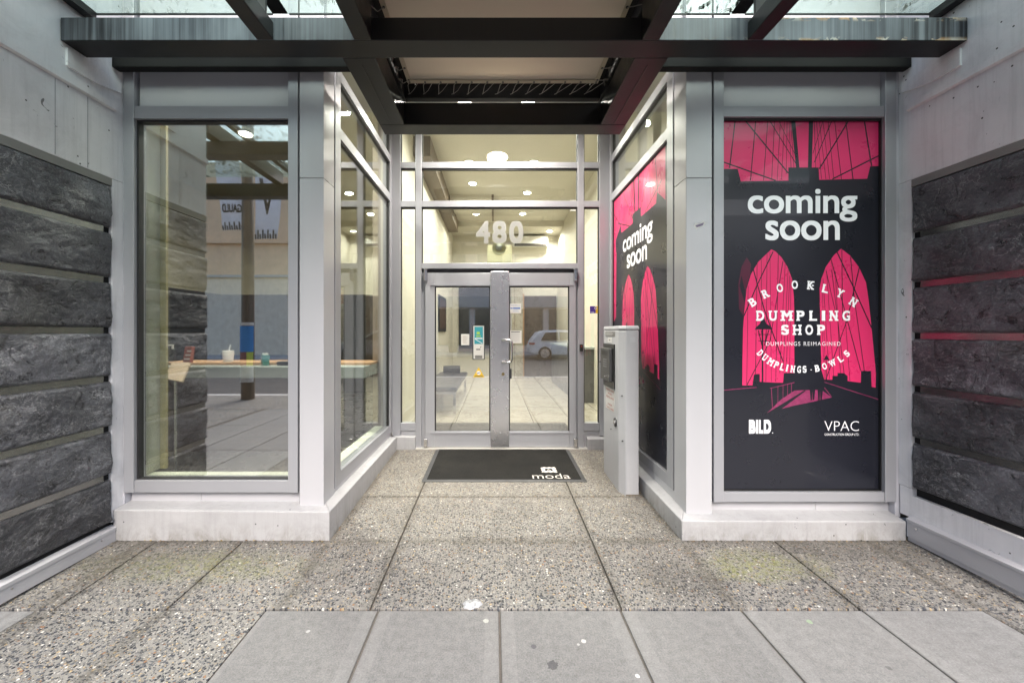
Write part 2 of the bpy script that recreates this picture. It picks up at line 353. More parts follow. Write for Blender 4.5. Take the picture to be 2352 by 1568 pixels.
def matfibre(name):
    m, nt, p = newmat(name); n = NT(nt); pos = n.pos()
    c = n.ramp(n.noise(pos, 3.0, 5, .7), [(.35, (.004, .004, .004)), (.7, (.018, .017, .015))])
    c = n.mix(.5, c, n.ramp(n.noise(pos, 300, 3, .8), [(.3, (.004, .004, .004)), (.7, (.028, .027, .025))]))
    p.inputs['Specular IOR Level'].default_value = .15
    nt.links.new(c, p.inputs['Base Color']); p.inputs['Roughness'].default_value = .9
    nt.links.new(n.bump(n.noise(pos, 300, 3, .8), .8, .004), p.inputs['Normal']); return m

ALU = mat('anodised_aluminium', (.36, .365, .39), .36, .30, .05, (1, 1, .3))
ALU2 = mat('door_aluminium', (.40, .405, .43), .34, .30, .06, (1, 1, .3))
PANEL = mat('painted_metal_panel', (.455, .457, .48), .30, .10, .04, (1, 1, .4))
STEEL = mat('brushed_steel', (.60, .60, .61), .27, .88, .03, (1, 1, 3))
CHROME = mat('chrome', (.7, .7, .7), .15, 1.0, .03)
MATTE = mat('matte_black_bar', (.012, .012, .012), .7, spec=.15)
GASK = mat('black_rubber', (.012, .012, .013), .5)
GLASS = glassmat('window_glass', (.93, .965, .94), 1.85); SGLASS = glassmat('coated_shop_glass', (.92, .95, .92), 3.8); DGLASS = glassmat('door_glass', (.92, .95, .93), 3.1)
CGLASS = glassmat('canopy_glass', (.80, .90, .88), 1.5, True)
WALLW = paintwall('white_rendered_paint', (.80, .80, .815))
PLIN = paintwall('white_plinth_paint', (.385, .385, .395), True)
SLATE = slate('split_slate')
CHAN = mat('channel_metal', (.25, .245, .225), .25, .85, .1)
BLACKGAP = mat('black_recess', (.006, .006, .007), .9)
BEAM = mat('black_steel_paint', (.0095, .0095, .010), .36, 0, .3, (3, 3, 3), fine=.25, bump=.12, bs=120, spec=.35)
BEAMF = beamface('weathered_shaded_beam')
CANV = vinyl('canvas', (.66, .60, .51), .16)
CORD = mat('cord', (.30, .28, .25), .8)
AGG = aggregate('exposed_aggregate')
CONC = concrete('broomed_concrete')
JOINT = mat('joint_grit', (.11, .10, .09), .95, 0, .4, (8, 8, 8), fine=.6)
MATF = matfibre('mat_fibre')
MATE = mat('mat_rubber_edge', (.035, .035, .037), .55)
MATW = mat('mat_lettering', (.50, .47, .44), .9, 0, .2, (14, 14, 14), fine=.4)
PILP = mat('pillar_paint', (.40, .405, .425), .42, 0, .06, fine=.12, bump=.1, bs=200, streak=.12)
PINK = mat('print_pink', (.64, .030, .135), .28, 0, .02, coat=.35)
PINKD = mat('print_dark_pink', (.075, .013, .032), .28, 0, .05, coat=.35)
PINKM = mat('print_mid_pink', (.24, .03, .10), .28, 0, .3, (20, 20, 20), coat=.35)
INK = mat('print_black', (.012, .013, .020), .28, 0, .05, coat=.2)
PWHITE = mat('print_white', (.82, .82, .86), .35, 0, .02, coat=.3)
PAPER = vinyl('paper', (.80, .79, .77), .45)
INKB = mat('ink_black', (.02, .02, .02), .6); INKBL = mat('ink_blue', (.05, .13, .42), .6); INKR = mat('ink_red', (.42, .04, .03), .6)
TEAL = mat('ink_teal', (.03, .28, .33), .5); YEL = mat('sticker_yellow', (.72, .47, .03), .4); LIME = mat('ink_lime', (.35, .55, .06), .5)
PURP = mat('sticker_purple', (.07, .04, .25), .4)
FROST = vinyl('frosted_vinyl', (.42, .42, .40), .5)
CREAM = mat('cream_wall', (.60, .565, .48), .6, 0, .04)
CEIL = mat('cream_ceiling', (.60, .565, .48), .7, 0, .03)
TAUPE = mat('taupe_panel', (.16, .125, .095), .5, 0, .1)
IVORY = mat('ivory_reveal', (.74, .75, .62), .55, 0, .03)
YWALL = mat('yellow_edge', (.58, .50, .26), .6, 0, .05)
MARB = marble('marble_tiles')
DWOOD = wood('dark_wood', (.045, .026, .018), (.10, .06, .04))
LWOOD = wood('light_wood', (.42, .24, .13), (.55, .34, .19), (4, 1, 1))
GREYW = mat('grey_wall', (.15, .15, .15), .6); LEATH = mat('black_leather', (.02, .02, .023), .35, bump=.1)
CTOP = mat('counter_band', (.34, .37, .35), .25); DARKF = mat('dark_floor', (.055, .05, .046), .3)
LAMPM = emis('lamp_glow', (1, .92, .78), 16.0)
WHITEP = mat('white_plastic', (.75, .74, .70), .4); DGREY = mat('dark_grey_metal', (.055, .055, .058), .4, .4); BLK = mat('black_plastic', (.012, .012, .012), .35)
LAMPM.cycles.emission_sampling = 'NONE'
CLEARP = glassmat('clear_plastic', (.93, .94, .95), 1.45)

# ------------------------------------------------------------------ text
_tc = {}
def glyphs(txt, off=0.0, space=1.0):
    k = (txt, off, space)
    if k not in _tc:
        cu = bpy.data.curves.new('t', 'FONT'); cu.body = txt; cu.offset = off; cu.space_character = space; cu.resolution_u = 6
        o = bpy.data.objects.new('t', cu); COL.objects.link(o)
        dg = bpy.context.evaluated_depsgraph_get(); e = o.evaluated_get(dg); me = e.to_mesh()
        vs = [(v.co.x, v.co.y) for v in me.vertices]; fs = [tuple(p.vertices) for p in me.polygons]
        e.to_mesh_clear(); bpy.data.objects.remove(o); bpy.data.curves.remove(cu); _tc[k] = (vs, fs)
    return _tc[k]
def text(mb, F, txt, x0, y0, x1, y1, off=0.0, layer=1, rot=0, space=1.0, fitw=True):
    """fit txt into the box x0..x1, y0 (bottom)..y1 (top) of the plane map F(s,t,layer)"""
    vs, fs = glyphs(txt, min(off, 0.0), space)
    if off > 0:
        v0, f0 = vs, fs; vs, fs = [], []
        for k in range(8):
            a_ = k * math.pi / 4; fs = fs + [tuple(i + len(vs) for i in f) for f in f0]
            q_ = max(abs(math.cos(a_)), abs(math.sin(a_))); vs = vs + [(x + off * math.cos(a_) / q_, y + off * math.sin(a_) / q_) for x, y in v0]
    nv = len(vs) // 8 if off > 0 else len(vs)
    xs = [v[0] for v in vs]; ys = [v[1] for v in vs]; a, b, c, d = min(xs), max(xs), min(ys), max(ys)
    cx, cy = (x0+x1)/2, (y0+y1)/2; ca, sa = math.cos(rot), math.sin(rot); out = []
    for i_, (x, y) in enumerate(vs):
        u = ((x-a)/(b-a) - .5) * (x1-x0); w = ((y-c)/(d-c) - .5) * (y1-y0)
        out.append(F(cx + u*ca - w*sa, cy + u*sa + w*ca, layer + .04 * (i_ // nv)))
    mb.add(out, fs)
def poly(mb, F, pts, layer=0): mb.add([F(s, t, layer) for s, t in pts], [tuple(range(len(pts)))])
def rect(mb, F, s0, t0, s1, t1, layer=0): poly(mb, F, [(s0, t0), (s1, t0), (s1, t1), (s0, t1)], layer)
def line(mb, F, s0, t0, s1, t1, w, layer=0, w1=None):
    dx, dy = s1-s0, t1-t0; L = math.hypot(dx, dy) or 1; nx, ny = -dy/L, dx/L; w1 = w if w1 is None else w1
    poly(mb, F, [(s0-nx*w/2, t0-ny*w/2), (s1-nx*w1/2, t1-ny*w1/2), (s1+nx*w1/2, t1+ny*w1/2), (s0+nx*w/2, t0+ny*w/2)], layer)
# slab-serif letters: heavy glyph plus serifs and mid-stem spurs; stems at fractions of the letter width
SER = {'B': [(.17, 'tb')], 'R': [(.17, 'tb'), (.86, 'b')], 'O': [], 'K': [(.17, 'tb'), (.84, 'tb')], 'L': [(.2, 'tb')], 'Y': [(.14, 't'), (.86, 't'), (.5, 'b')],
       'N': [(.12, 'tb'), (.88, 'tb')], 'D': [(.17, 'tb')], 'U': [(.14, 't'), (.86, 't')], 'M': [(.1, 'tb'), (.9, 'tb')], 'P': [(.17, 'tb')], 'I': [(.5, 'tb')],
       'G': [], 'S': [], 'H': [(.13, 'tb'), (.87, 'tb')], 'W': [(.1, 't'), (.9, 't')]}
def slab(mb, F, ch, cx, cy, w, h, rot=0, layer=6, off=.03):
    ca, sa = math.cos(rot), math.sin(rot)
    G = lambda u, v, l: F(cx + u*ca - v*sa, cy + u*sa + v*ca, l)
    ww = w * (.45 if ch == 'I' else 1)
    text(mb, G, ch, -ww/2, -h/2, ww/2, h/2, off, layer)
    for fx, tb in SER[ch]:
        x = (fx - .5) * w if ch != 'I' else 0
        for q in tb:
            y = (h/2 - h*.075) if q == 't' else (-h/2 + h*.075)
            rect(mb, G, x - w*.24, y - h*.075, x + w*.24, y + h*.075, layer + .4 + .13 * fx)
        if len(tb) == 2: poly(mb, G, [(x - w*.22, 0), (x, -h*.1), (x + w*.22, 0), (x, h*.1)], layer + .7 + .1 * fx)
    if ch in 'OGDS':
        for x in ((-.42, .42) if ch in 'OS' else ((-.42,) if ch == 'G' else (.42,))):
            poly(mb, G, [(x*w - w*.13, 0), (x*w, -h*.1), (x*w + w*.13, 0), (x*w, h*.1)], layer + .8 + .1 * x)

# ================================================================== GROUND
def gz(d): return max(0, (d - 2.08) * .0336)
struct(bx(-80, 80, -60, 60, -.60, -.50).build('ground', JOINT))
struct(bx(-80, 80, -15.6, -3.4, -.3, -.14).build('road', mat('asphalt', (.05, .05, .052), .8, fine=.4)))
FARP = mat('far_concrete', (.42, .41, .40), .8)
struct(bx(-80, 80, -20.2, -15.6, -.3, 0).build('pavement', FARP))
struct(bx(-80, 80, -3.62, -3.4, -.3, .0).build('kerb', FARP))
# concrete sidewalk slabs over a joint bed
struct(bx(-40, 40, -3.4, 2.08, -.3, -.010).build('joint_bed', JOINT))
mb = MB()
XJ = [.026 + .6475 * k for k in range(-2, 5)]; XJ[0] = -1.228
YJ = [2.076, .785, -.51, -1.80]
for i in range(len(XJ) - 1):
    for j in range(3):
        mb.box(XJ[i] + .0055, XJ[i+1] - .0055, YJ[j+1] + .006, YJ[j] - .002, -.06, 0)
for base in (-3.10, -3.75, -4.40):
    for j in range(3): mb.box(base + .0065, base + .6415, YJ[j+1] + .006, YJ[j] - .004, -.06, 0)
struct(mb.build('sidewalk', CONC, bev=.004))
mb = MB()
mb.box(-2.455, -1.231, -1.8, 2.077, -.06, -.003)
mb.box(2.617, 3.9, -1.8, 2.077, -.06, -.003)
mb.box(-40, 40, -3.4, -1.81, -.06, -.003)
mb.box(-40, -4.5, -1.79, 2.08, -.06, -.003); mb.box(3.92, 40, -1.79, 2.08, -.06, -.003)
struct(mb.build('aggregate_strip', AGG))
# sloping exposed-aggregate entry, cut into panels
mb = MB(); g = .005
def slab_q(x0, x1, y0, y1):
    mb.hexa([(x0+g, y0+g, -.1), (x1-g, y0+g, -.1), (x1-g, y1-g, -.1), (x0+g, y1-g, -.1),
             (x0+g, y0+g, gz(y0)), (x1-g, y0+g, gz(y0)), (x1-g, y1-g, gz(y1)), (x0+g, y1-g, gz(y1))])
ex = [-2.70, -2.372, -1.765, -.668, .683, 1.965, 2.96]
for a, b in zip(ex[:-1], ex[1:]): slab_q(a, b, 2.083, 3.405)
for a, b in ((-1.20, -.668), (-.668, .683), (.683, 1.36)): slab_q(a, b, 3.405, 4.72)
struct(mb.build('entry_paving', AGG, bev=.004))
struct(MB().hexa([(-2.7, 2.08, -.12), (2.96, 2.08, -.12), (2.96, 4.75, -.12), (-2.7, 4.75, -.12),
                  (-2.7, 2.08, -.018), (2.96, 2.08, -.018), (2.96, 4.75, .072), (-2.7, 4.75, .072)]).build('paving_bed', JOINT))
struct(bx(-.96, 1.11, 4.63, 4.80, .05, gz(4.7) + .012).build('threshold', mat('threshold_metal', (.62, .60, .56), .35, .3)))

# ================================================================== SIDE WALLS clad in slate
def side_wall(sgn, Xw, label):
    w = thing('side_wall', label, 'wall', (Xw, 2.75, 0)); D0, D1, DS = 2.07, 2.80, 2.722
    X = lambda o: Xw + sgn * o            # o > 0 goes into the wall
    left = sgn < 0
    if left: ztop, joints, zb = 2.565, [2.20, 1.852, 1.500, 1.163, .812, .478], .150
    else: ztop, joints, zb = 2.556, [2.165, 1.818, 1.462, 1.092, .733], .388
    wm = MB().box(X(0), X(.5), D0, D1 + .02, ztop, 6.0)
    wm.box(X(0), X(.5), DS, D1 + .02, zb - .0, ztop); wm.box(X(.06), X(.5), D0, DS, zb, ztop)
    wm.build('rendered_wall', WALLW, w, bev=.006)
    MB().extr([(-.004, 3.045), (.018 * -1, 3.055), (-.018, 3.095), (-.0, 3.105)], lambda a, b: (X(a), D0, b), lambda a, b: (X(a), 2.742, b)).build('moulding', WALLW, w)
    for d in ((2.37, 2.56) if left else ()): bx(X(-.0012), X(.01), d, d + .003, ztop + .01, 3.04).build('panel_joint', mat('seam', (.30, .30, .32), .7), w)
    bx(X(-.002), X(.05), D0, DS, ztop - .052, ztop - .0).build('top_channel', mat('dull_ledge', (.22, .22, .21), .6), w)
    edges = [ztop - .052] + joints + [zb]; hj = .021
    for k in range(len(edges) - 1):
        z1 = edges[k] - (hj if k else .004); z0 = edges[k+1] + (hj if k < len(edges) - 2 else 0.012)
        nx, nz = 56, 26; vs = []; sd = random.random() * 50
        for j in range(nz + 1):
            for i in range(nx + 1):
                d = D0 + (DS - .006 - D0) * i / nx; z = z0 + (z1 - z0) * j / nz
                q = Vector((sd, d * 2.6 + z * 1.3, z * 4.2 - d * .8))
                h = noise.hetero_terrain(q * 1.5, 1.0, 2.1, 5, .6) * .013 + noise.fractal(q * 7, 1.0, 2.0, 3) * .0022
                st = math.floor(h / .006) * .006; h = .45 * h + .55 * st
                e = min(i, nx - i, (j), (nz - j)); h = min(.030, max(-.012, h)) if e else -.016
                vs.append((X(-.004 - h * .8), d, z))
        fs = []
        for j in range(nz):
            for i in range(nx):
                a = j * (nx + 1) + i; q = (a, a + 1, a + nx + 2, a + nx + 1); fs.append(q if left else q[::-1])
        MB().add(vs, fs, True).build('stone_slab', SLATE, w)
        if k < len(edges) - 2:
            zc = edges[k+1]
            bx(X(.012), X(.055), D0, DS - .045, zc - hj, zc + hj).build('joint_channel', CHAN, w)
            bx(X(.022), X(.055), DS - .045, DS, zc - hj, zc + hj).build('joint_end', BLACKGAP, w)
    if left:
        bx(X(.025), X(.05), D0, DS, zb - .03, zb + .02).build('shadow_gap', BLACKGAP, w)
        MB().extr([(.012, .135), (-.028, .118), (-.028, .098), (-.022, .094), (-.022, .02), (.012, .02)], lambda a, b: (X(a), D0, b), lambda a, b: (X(a), 2.733, b)).build('base_flashing', PANEL, w)
        for d in (2.14, 2.63): MB().disc((X(-.022), d, .075), .006, 10, 'x', .006).build('screw', CHROME, w)
    else:
        bx(X(.03), X(.05), D0, DS, zb - .06, zb + .014).build('shadow_gap', BLACKGAP, w)
        bx(X(-.0), X(.05), D0, D1, .185, .342).build('base_board', WALLW, w)
        bx(X(0), X(.05), DS - .005, D1, .342, zb).build('base_return', WALLW, w)
        MB().extr([(.0, .196), (-.034, .180), (-.034, .165), (-.028, .160), (-.028, .055), (.012, .055)], lambda a, b: (X(a), D0, b), lambda a, b: (X(a), 2.728, b)).build('base_flashing', PANEL, w)
        bx(X(-.02), X(.01), D0, 2.728, .026, .053).build('kick_strip', PANEL, w)
        for d in (2.665,): MB().disc((X(-.028), d, .135), .007, 10, 'x', .006).build('screw', CHROME, w)
    # bracket that carries the canopy beam
    MB().extr([(2.43, 3.16), (2.60, 3.16), (2.78, 3.20), (2.78, 3.27), (2.43, 3.27)], lambda a, b: (X(-.014), a, b), lambda a, b: (X(.002), a, b)).build('wall_plate', WALLW, w)
    return w
side_wall(-1, -2.69, 'white side wall clad in seven dark slate slabs, beside the clear shop window')
side_wall(1, 2.93, 'white side wall clad in dark slate slabs, beside the pink and black poster window')

# ================================================================== PLINTHS
def plinth(name_label, pts_front, zt):
    pass
pl = MB()
def pl_prism(mbx, quad, z0s, z1s):
    mbx.hexa([(x, y, z) for (x, y), z in zip(quad, z0s)] + [(x, y, z) for (x, y), z in zip(quad, z1s)])
# left: front leg, alcove leg, back leg, each with a top that falls outwards
p = thing('plinth', 'low white concrete plinth below the clear shop window', 'plinth', (-1.9, 2.8, 0))
m_ = MB()
pl_prism(m_, [(-2.69, 2.729), (-1.163, 2.729), (-1.25, 2.86), (-2.69, 2.86)], [-.05]*4, [.236, .224, .245, .252])
m_.build('front_kerb', PLIN, p, bev=.006)
m_ = MB(); pl_prism(m_, [(-1.163, 2.7292), (-1.168, 4.62), (-1.25, 4.62), (-1.25, 2.86)][::-1], [-.05]*4, [.245, .245, .238, .224])
m_.build('side_kerb', PLIN, p, bev=.006)
m_ = MB(); pl_prism(m_, [(-1.1675, 4.62), (-.946, 4.62), (-.946, 4.70), (-1.25, 4.70)], [-.05]*4, [.235, .235, .245, .245])
m_.build('back_kerb', PLIN, p, bev=.006)
p = thing('plinth', 'low white concrete plinth below the poster windows, mossy at its foot', 'plinth', (2.1, 2.8, 0))
m_ = MB(); pl_prism(m_, [(1.318, 2.729), (2.90, 2.729), (2.90, 2.86), (1.395, 2.86)], [-.05]*4, [.160, .156, .180, .190])
m_.build('front_kerb', PLIN, p, bev=.006)
m_ = MB(); pl_prism(m_, [(1.318, 2.7292), (1.395, 2.86), (1.395, 4.62), (1.312, 4.62)], [-.05]*4, [.160, .19, .235, .215])
m_.build('side_kerb', PLIN, p, bev=.006)
m_ = MB(); pl_prism(m_, [(1.108, 4.62), (1.3118, 4.62), (1.395, 4.70), (1.108, 4.70)], [-.05]*4, [.215, .215, .235, .235])
m_.build('back_kerb', PLIN, p, bev=.006)

# ================================================================== FRONT SHOP WINDOWS
ZU = 4.35
def shop_window(x0, g0, g1, x1, zb, z0, z1, zt, label, zpl, seam, glass):
    w = thing('shop_window', label, 'window', ((x0+x1)/2, 2.85, zb))
    for a, b, nm in ((x0, g0, 'frame_jamb'), (g1, x1, 'frame_jamb')): bx(a, b, 2.795, 2.90, zb, ZU).build(nm, ALU, w, bev=.003)
    bx(g0 + .0005, g1 - .0005, 2.80, 2.90, z1, zt).build('head_rail', ALU, w, bev=.003)
    bx(g0 + .0005, g1 - .0005, 2.80, 2.90, zb, z0).build('sill_rail', ALU, w, bev=.003)
    mm = MB(); t = .014
    mm.box(g0, g0 + t, 2.822, 2.862, z0, z1).box(g1 - t * .4, g1, 2.822, 2.862, z0, z1).box(g0 + t, g1 - t*.4, 2.822, 2.862, z1 - t, z1).box(g0 + t, g1 - t*.4, 2.822, 2.862, z0, z0 + t * .5)
    mm.build('gasket', GASK, w)
    bx(g0 + .004, g1 - .004, 2.842, 2.850, z0 + .002, z1 - .002).build('glass_pane', glass, w)
    bx(g0 + .012, g1 - .001, 2.830, 2.86, zt + .002, ZU).build('spandrel_panel', PANEL, w, bev=.002)
    bx(g0, g0 + .012, 2.86, 2.90, zt, ZU).build('panel_gap', BLACKGAP, w)
    bx(x0 + .01, seam - .0015, 2.850, 2.88, zpl, zb).build('kick_panel', PANEL, w); bx(seam + .0015, x1 - .003, 2.850, 2.88, zpl, zb).build('kick_panel', PANEL, w)
    bx(x0, x1, 2.884, 2.90, zpl, zb).build('backing_strip', BLACKGAP, w)
    return w
shop_window(-2.679, -2.605, -1.491, -1.421, .330, .417, 3.030, 3.122, 'large clear shop window showing a reception counter and street reflections', .235, -2.157, SGLASS)
OPQ = mat('film_backing', (.02, .02, .022), .2)
shop_window(1.582, 1.655, 2.819, 2.900, .262, .332, 3.043, 3.122, 'shop window fully covered by the front pink and black poster', .15, 2.36, OPQ)

SEAL = mat('wall_sealant', (.48, .48, .52), .6)
bx(-2.695, -2.6795, 2.806, 2.90, .2, ZU).build('sealant', SEAL, bpy.data.objects['shop_window']); bx(2.9005, 2.94, 2.808, 2.90, .15, ZU).build('sealant', SEAL, bpy.data.objects['shop_window.001'])
# ================================================================== CORNER PILASTERS
def pilaster(xf0, xf1, xs, label, zpl):
    w = thing('corner_pilaster', label, 'pilaster', (xs, 2.85, zpl))
    s = 1 if xs > xf0 + .05 else -1          # s=1: alcove face on the right end (left pilaster)
    xa = xf0 if s > 0 else xf1
    for z0, z1, nm in ((zpl, 2.598, 'cladding_panel'), (2.602, ZU, 'cladding_panel')):
        L = [(xa, 2.80), (xs, 2.80), (xs, 2.986), (xs - s * .02, 2.986), (xs - s * .02, 2.82), (xa, 2.82)]
        if s < 0: L = L[::-1]
        MB().prism(L, z0, z1).build(nm, PANEL, w, bev=.003)
    a, b = sorted((xa - s * .012, xs - s * .024)); bx(a, b, 2.824, 2.99, zpl, ZU).build('core', BLACKGAP, w)
    return w
pilaster(-1.410, -1.235, -1.235, 'grey metal corner pilaster between the clear shop window and the doorway recess', .235)
pilaster(1.384, 1.571, 1.384, 'grey metal corner pilaster between the recess and the front poster, with a small torn sticker', .17)
bx(-1.42, -1.40, 2.87, 2.90, .25, ZU).build('seal_strip', BLACKGAP, bpy.data.objects['corner_pilaster'])
bx(1.56, 1.59, 2.87, 2.90, .17, ZU).build('seal_strip', BLACKGAP, bpy.data.objects['corner_pilaster.001'])

# ================================================================== RECESS SIDE WINDOWS
def side_screen(X, sgn, zb, z0, label, opaque):
    w = thing('recess_window', label, 'window', (X, 3.85, zb)); o = lambda a: X + sgn * a
    bx(o(0), o(.09), 3.005, 3.115, zb, ZU).build('front_post', ALU, w, bev=.003)
    bx(o(0), o(.09), 4.60, 4.688, zb, ZU).build('back_post', ALU, w, bev=.003)
    bx(o(.02), o(.09), 2.987, 3.004, zb, ZU).build('seal_strip', BLACKGAP, w)
    bx(o(.004), o(.09), 3.1155, 4.5995, zb, z0).build('sill_rail', ALU, w, bev=.003)
    for a, b in ((3.04, 3.130), (3.505, 3.590)): bx(o(.004), o(.09), 3.1155, 4.5995, a, b).build('transom', ALU, w, bev=.003)
    for k, (a, b) in enumerate(((z0, 3.04), (3.13, 3.505), (3.59, ZU))):
        bx(o(.030), o(.038), 3.112, 4.602, a + .002, b - .002).build('glass_pane', OPQ if (opaque and k == 0) else GLASS, w)
        t = .012
        MB().box(o(.018), o(.05), 3.1155, 3.1155 + t, a, b).box(o(.018), o(.05), 4.5995 - t, 4.5995, a, b).box(o(.018), o(.05), 3.1155 + t, 4.5995 - t, b - t, b).build('gasket', GASK, w)
    bx(o(.01), o(.06), 2.99, 4.70, zb - .25, zb - .001).build('kick_panel', PANEL, w)
side_screen(-1.235, -1, .275, .375, 'clear side window of the recess, facing the intercom pillar', False)
side_screen(1.384, 1, .262, .355, 'side window of the recess covered by the second poster behind the intercom pillar', True)

# ================================================================== BACK ENTRANCE SCREEN
e = thing('entrance_screen', 'aluminium and glass entrance screen with house number above the double doors', 'glazed screen', (.07, 4.7, .1))
Y0, Y1 = 4.665, 4.76
ZT = 4.62
for a, b in ((-1.234, -1.134), (-.952, -.881), (1.002, 1.076), (1.262, 1.384)): bx(a, b, Y0, Y1, .09 if abs((a+b)/2 - .07) < 1.05 else .24, ZT).build('mullion', ALU, e, bev=.003)
bays = [(-1.134, -.952), (-.881, 1.002), (1.076, 1.262)]
for i, (a, b) in enumerate(bays):
    for z0, z1 in ((3.462, 3.535), (2.995, 3.068)): bx(a + .0005, b - .0005, Y0 + .004, Y1, z0, z1).build('transom', ALU, e, bev=.003)
    tops = [(3.535, ZT), (3.068, 3.462)] + ([(2.318, 2.995)] if i == 1 else [(.393, 2.995)])
    for z0, z1 in tops:
        bx(a - .004, b + .004, 4.700, 4.708, z0 + .002, z1 - .002).build('glass_pane', GLASS, e)
        t = .010
        MB().box(a, a + t, 4.684, 4.72, z0, z1).box(b - t, b, 4.684, 4.72, z0, z1).box(a + t, b - t, 4.684, 4.72, z1 - t * 1.6, z1).build('gasket', GASK, e)
    if i != 1:
        bx(a + .0005, b - .0005, Y0 + .004, Y1, .298, .393).build('sill_rail', ALU, e, bev=.003)
        bx(a + .0005, b - .0005, Y0 + .03, Y1, .05, .297).build('kick_panel', PANEL, e)
bx(-.8805, 1.0015, Y0 + .004, Y1, 2.252, 2.318).build('door_head', ALU, e, bev=.003)
bx(-.8805, 1.0015, Y0 + .05, Y1, 2.206, 2.251).build('head_recess', DGREY, e)
bx(-.8805, -.838, Y0 + .03, Y1, .095, 2.206).build('door_jamb', ALU, e); bx(.982, 1.0015, Y0 + .03, Y1, .095, 2.206).build('door_jamb', ALU, e)

def door(x0, x1, gx0, gx1, label, plate):
    w = thing('glass_door', label, 'door', ((x0+x1)/2, 4.7, .105))
    zb, zt, g0, g1 = .106, 2.200, .293, 2.040
    bx(x0, gx0, 4.670, 4.715, zb, zt).build('stile', ALU2, w, bev=.003); bx(gx1, x1, 4.670, 4.715, zb, zt).build('stile', ALU2, w, bev=.003)
    bx(gx0 + .0005, gx1 - .0005, 4.670, 4.715, g1, zt).build('top_rail', ALU2, w, bev=.003); bx(gx0 + .0005, gx1 - .0005, 4.670, 4.715, zb, g0).build('bottom_rail', ALU2, w, bev=.003)
    bx(gx0 - .003, gx1 + .003, 4.690, 4.698, g0 - .003, g1 + .003).build('glass_pane', DGLASS, w)
    t = .012
    MB().box(gx0, gx0 + t, 4.680, 4.71, g0, g1).box(gx1 - t, gx1, 4.680, 4.71, g0, g1).box(gx0 + t, gx1 - t, 4.680, 4.71, g1 - t, g1).box(gx0 + t, gx1 - t, 4.680, 4.71, g0, g0 + t * .6).build('gasket', GASK, w)
    bx(gx0 - .05, gx1 + .05, 4.662, 4.6695, g1 + .006, g1 + .016).build('glazing_bead', ALU, w)
    bx(gx0 - .05, gx1 + .05, 4.662, 4.6695, g0 - .026, g0 - .012).build('glazing_bead', ALU, w)
    hx = x0 + .012 if x0 < -.5 else x1 - .012
    for z0, z1 in ((2.10, 2.245), (.112, .215)):
        bx(hx - .022, hx + .022, 4.625, 4.669, z0, z1).build('pivot_hinge', CHROME, w, bev=.006)
    if plate:
        bx(-.045, .174, 4.646, 4.660, .108, 2.216).build('cover_plate', STEEL, w, bev=.003)
        xs = .104
        for z in (2.17, 1.845, 1.50, .90, .53, .145):
            MB().disc((xs, 4.643, z), .009, 12, 'y', .010).build('bolt', CHROME, w)
        MB().disc((xs - .002, 4.642, .985), .018, 18, 'y', .012).build('lock_cylinder', mat('brass', (.35, .27, .13), .3, 1), w)
        hxx = .205; h0, h1 = 1.128, 1.392; pts = []
        base = Vector((.09, 4.646, 0))
        P = [Vector((.092, 4.646, h1)), Vector((.092, 4.60, h1)), Vector((.12, 4.575, h1)), Vector((hxx - .03, 4.572, h1)), Vector((hxx - .008, 4.572, h1 - .008)), Vector((hxx, 4.572, h1 - .03)),
             Vector((hxx, 4.572, h0 + .03)), Vector((hxx - .008, 4.572, h0 + .008)), Vector((hxx - .03, 4.572, h0)), Vector((.12, 4.575, h0)), Vector((.092, 4.60, h0)), Vector((.092, 4.646, h0))]
        MB().tube(P, .0125, 12).build('pull_handle', CHROME, w)
        bx(.178, .205, 4.64, 4.67, .93, 1.05).build('lock_case', DGREY, w, bev=.003)
    return w
door(-.836, .062, -.722, -.053, 'left glass door leaf with framed notice and yellow warning triangle', False)
door(.066, .980, .174, .902, 'right glass door leaf with wide steel plate and pull handle', True)

# things fixed to the door glazing
def F_back(Y): return lambda s, t, n: (s, Y - n * .0004, t)
def pxr(x0, y0, x1, y1, d):
    a = at(x0, y0, d); b = at(x1, y1, d); return a.x, b.z, b.x, a.z     # x0, zlow, x1, zhigh
def note(name, box, label, cat, draw=None, d=4.689, base=PAPER, mats=(), group=None):
    x0, z0, x1, z1 = pxr(*box, d); mb = MB(); F = F_back(d); mb.box(x0, x1, d, d + .0008, z0, z1)
    if draw: draw(mb, F, x0, z0, x1, z1)
    return tag(mb.build(name, [base, *mats], None, ((x0+x1)/2, d, z0)), label, cat, group)
def lines(mb, F, x0, z0, x1, z1, n, mi=1, th=.35, rag=.3):
    mb.mi = mi
    for k in range(n):
        z = z1 - (k + .5) * (z1 - z0) / n; h = (z1 - z0) / n * th
        rect(mb, F, x0, z - h/2, x1 - random.random() * rag * (x1 - x0), z + h/2, 1 + k * .02)
    mb.mi = 0
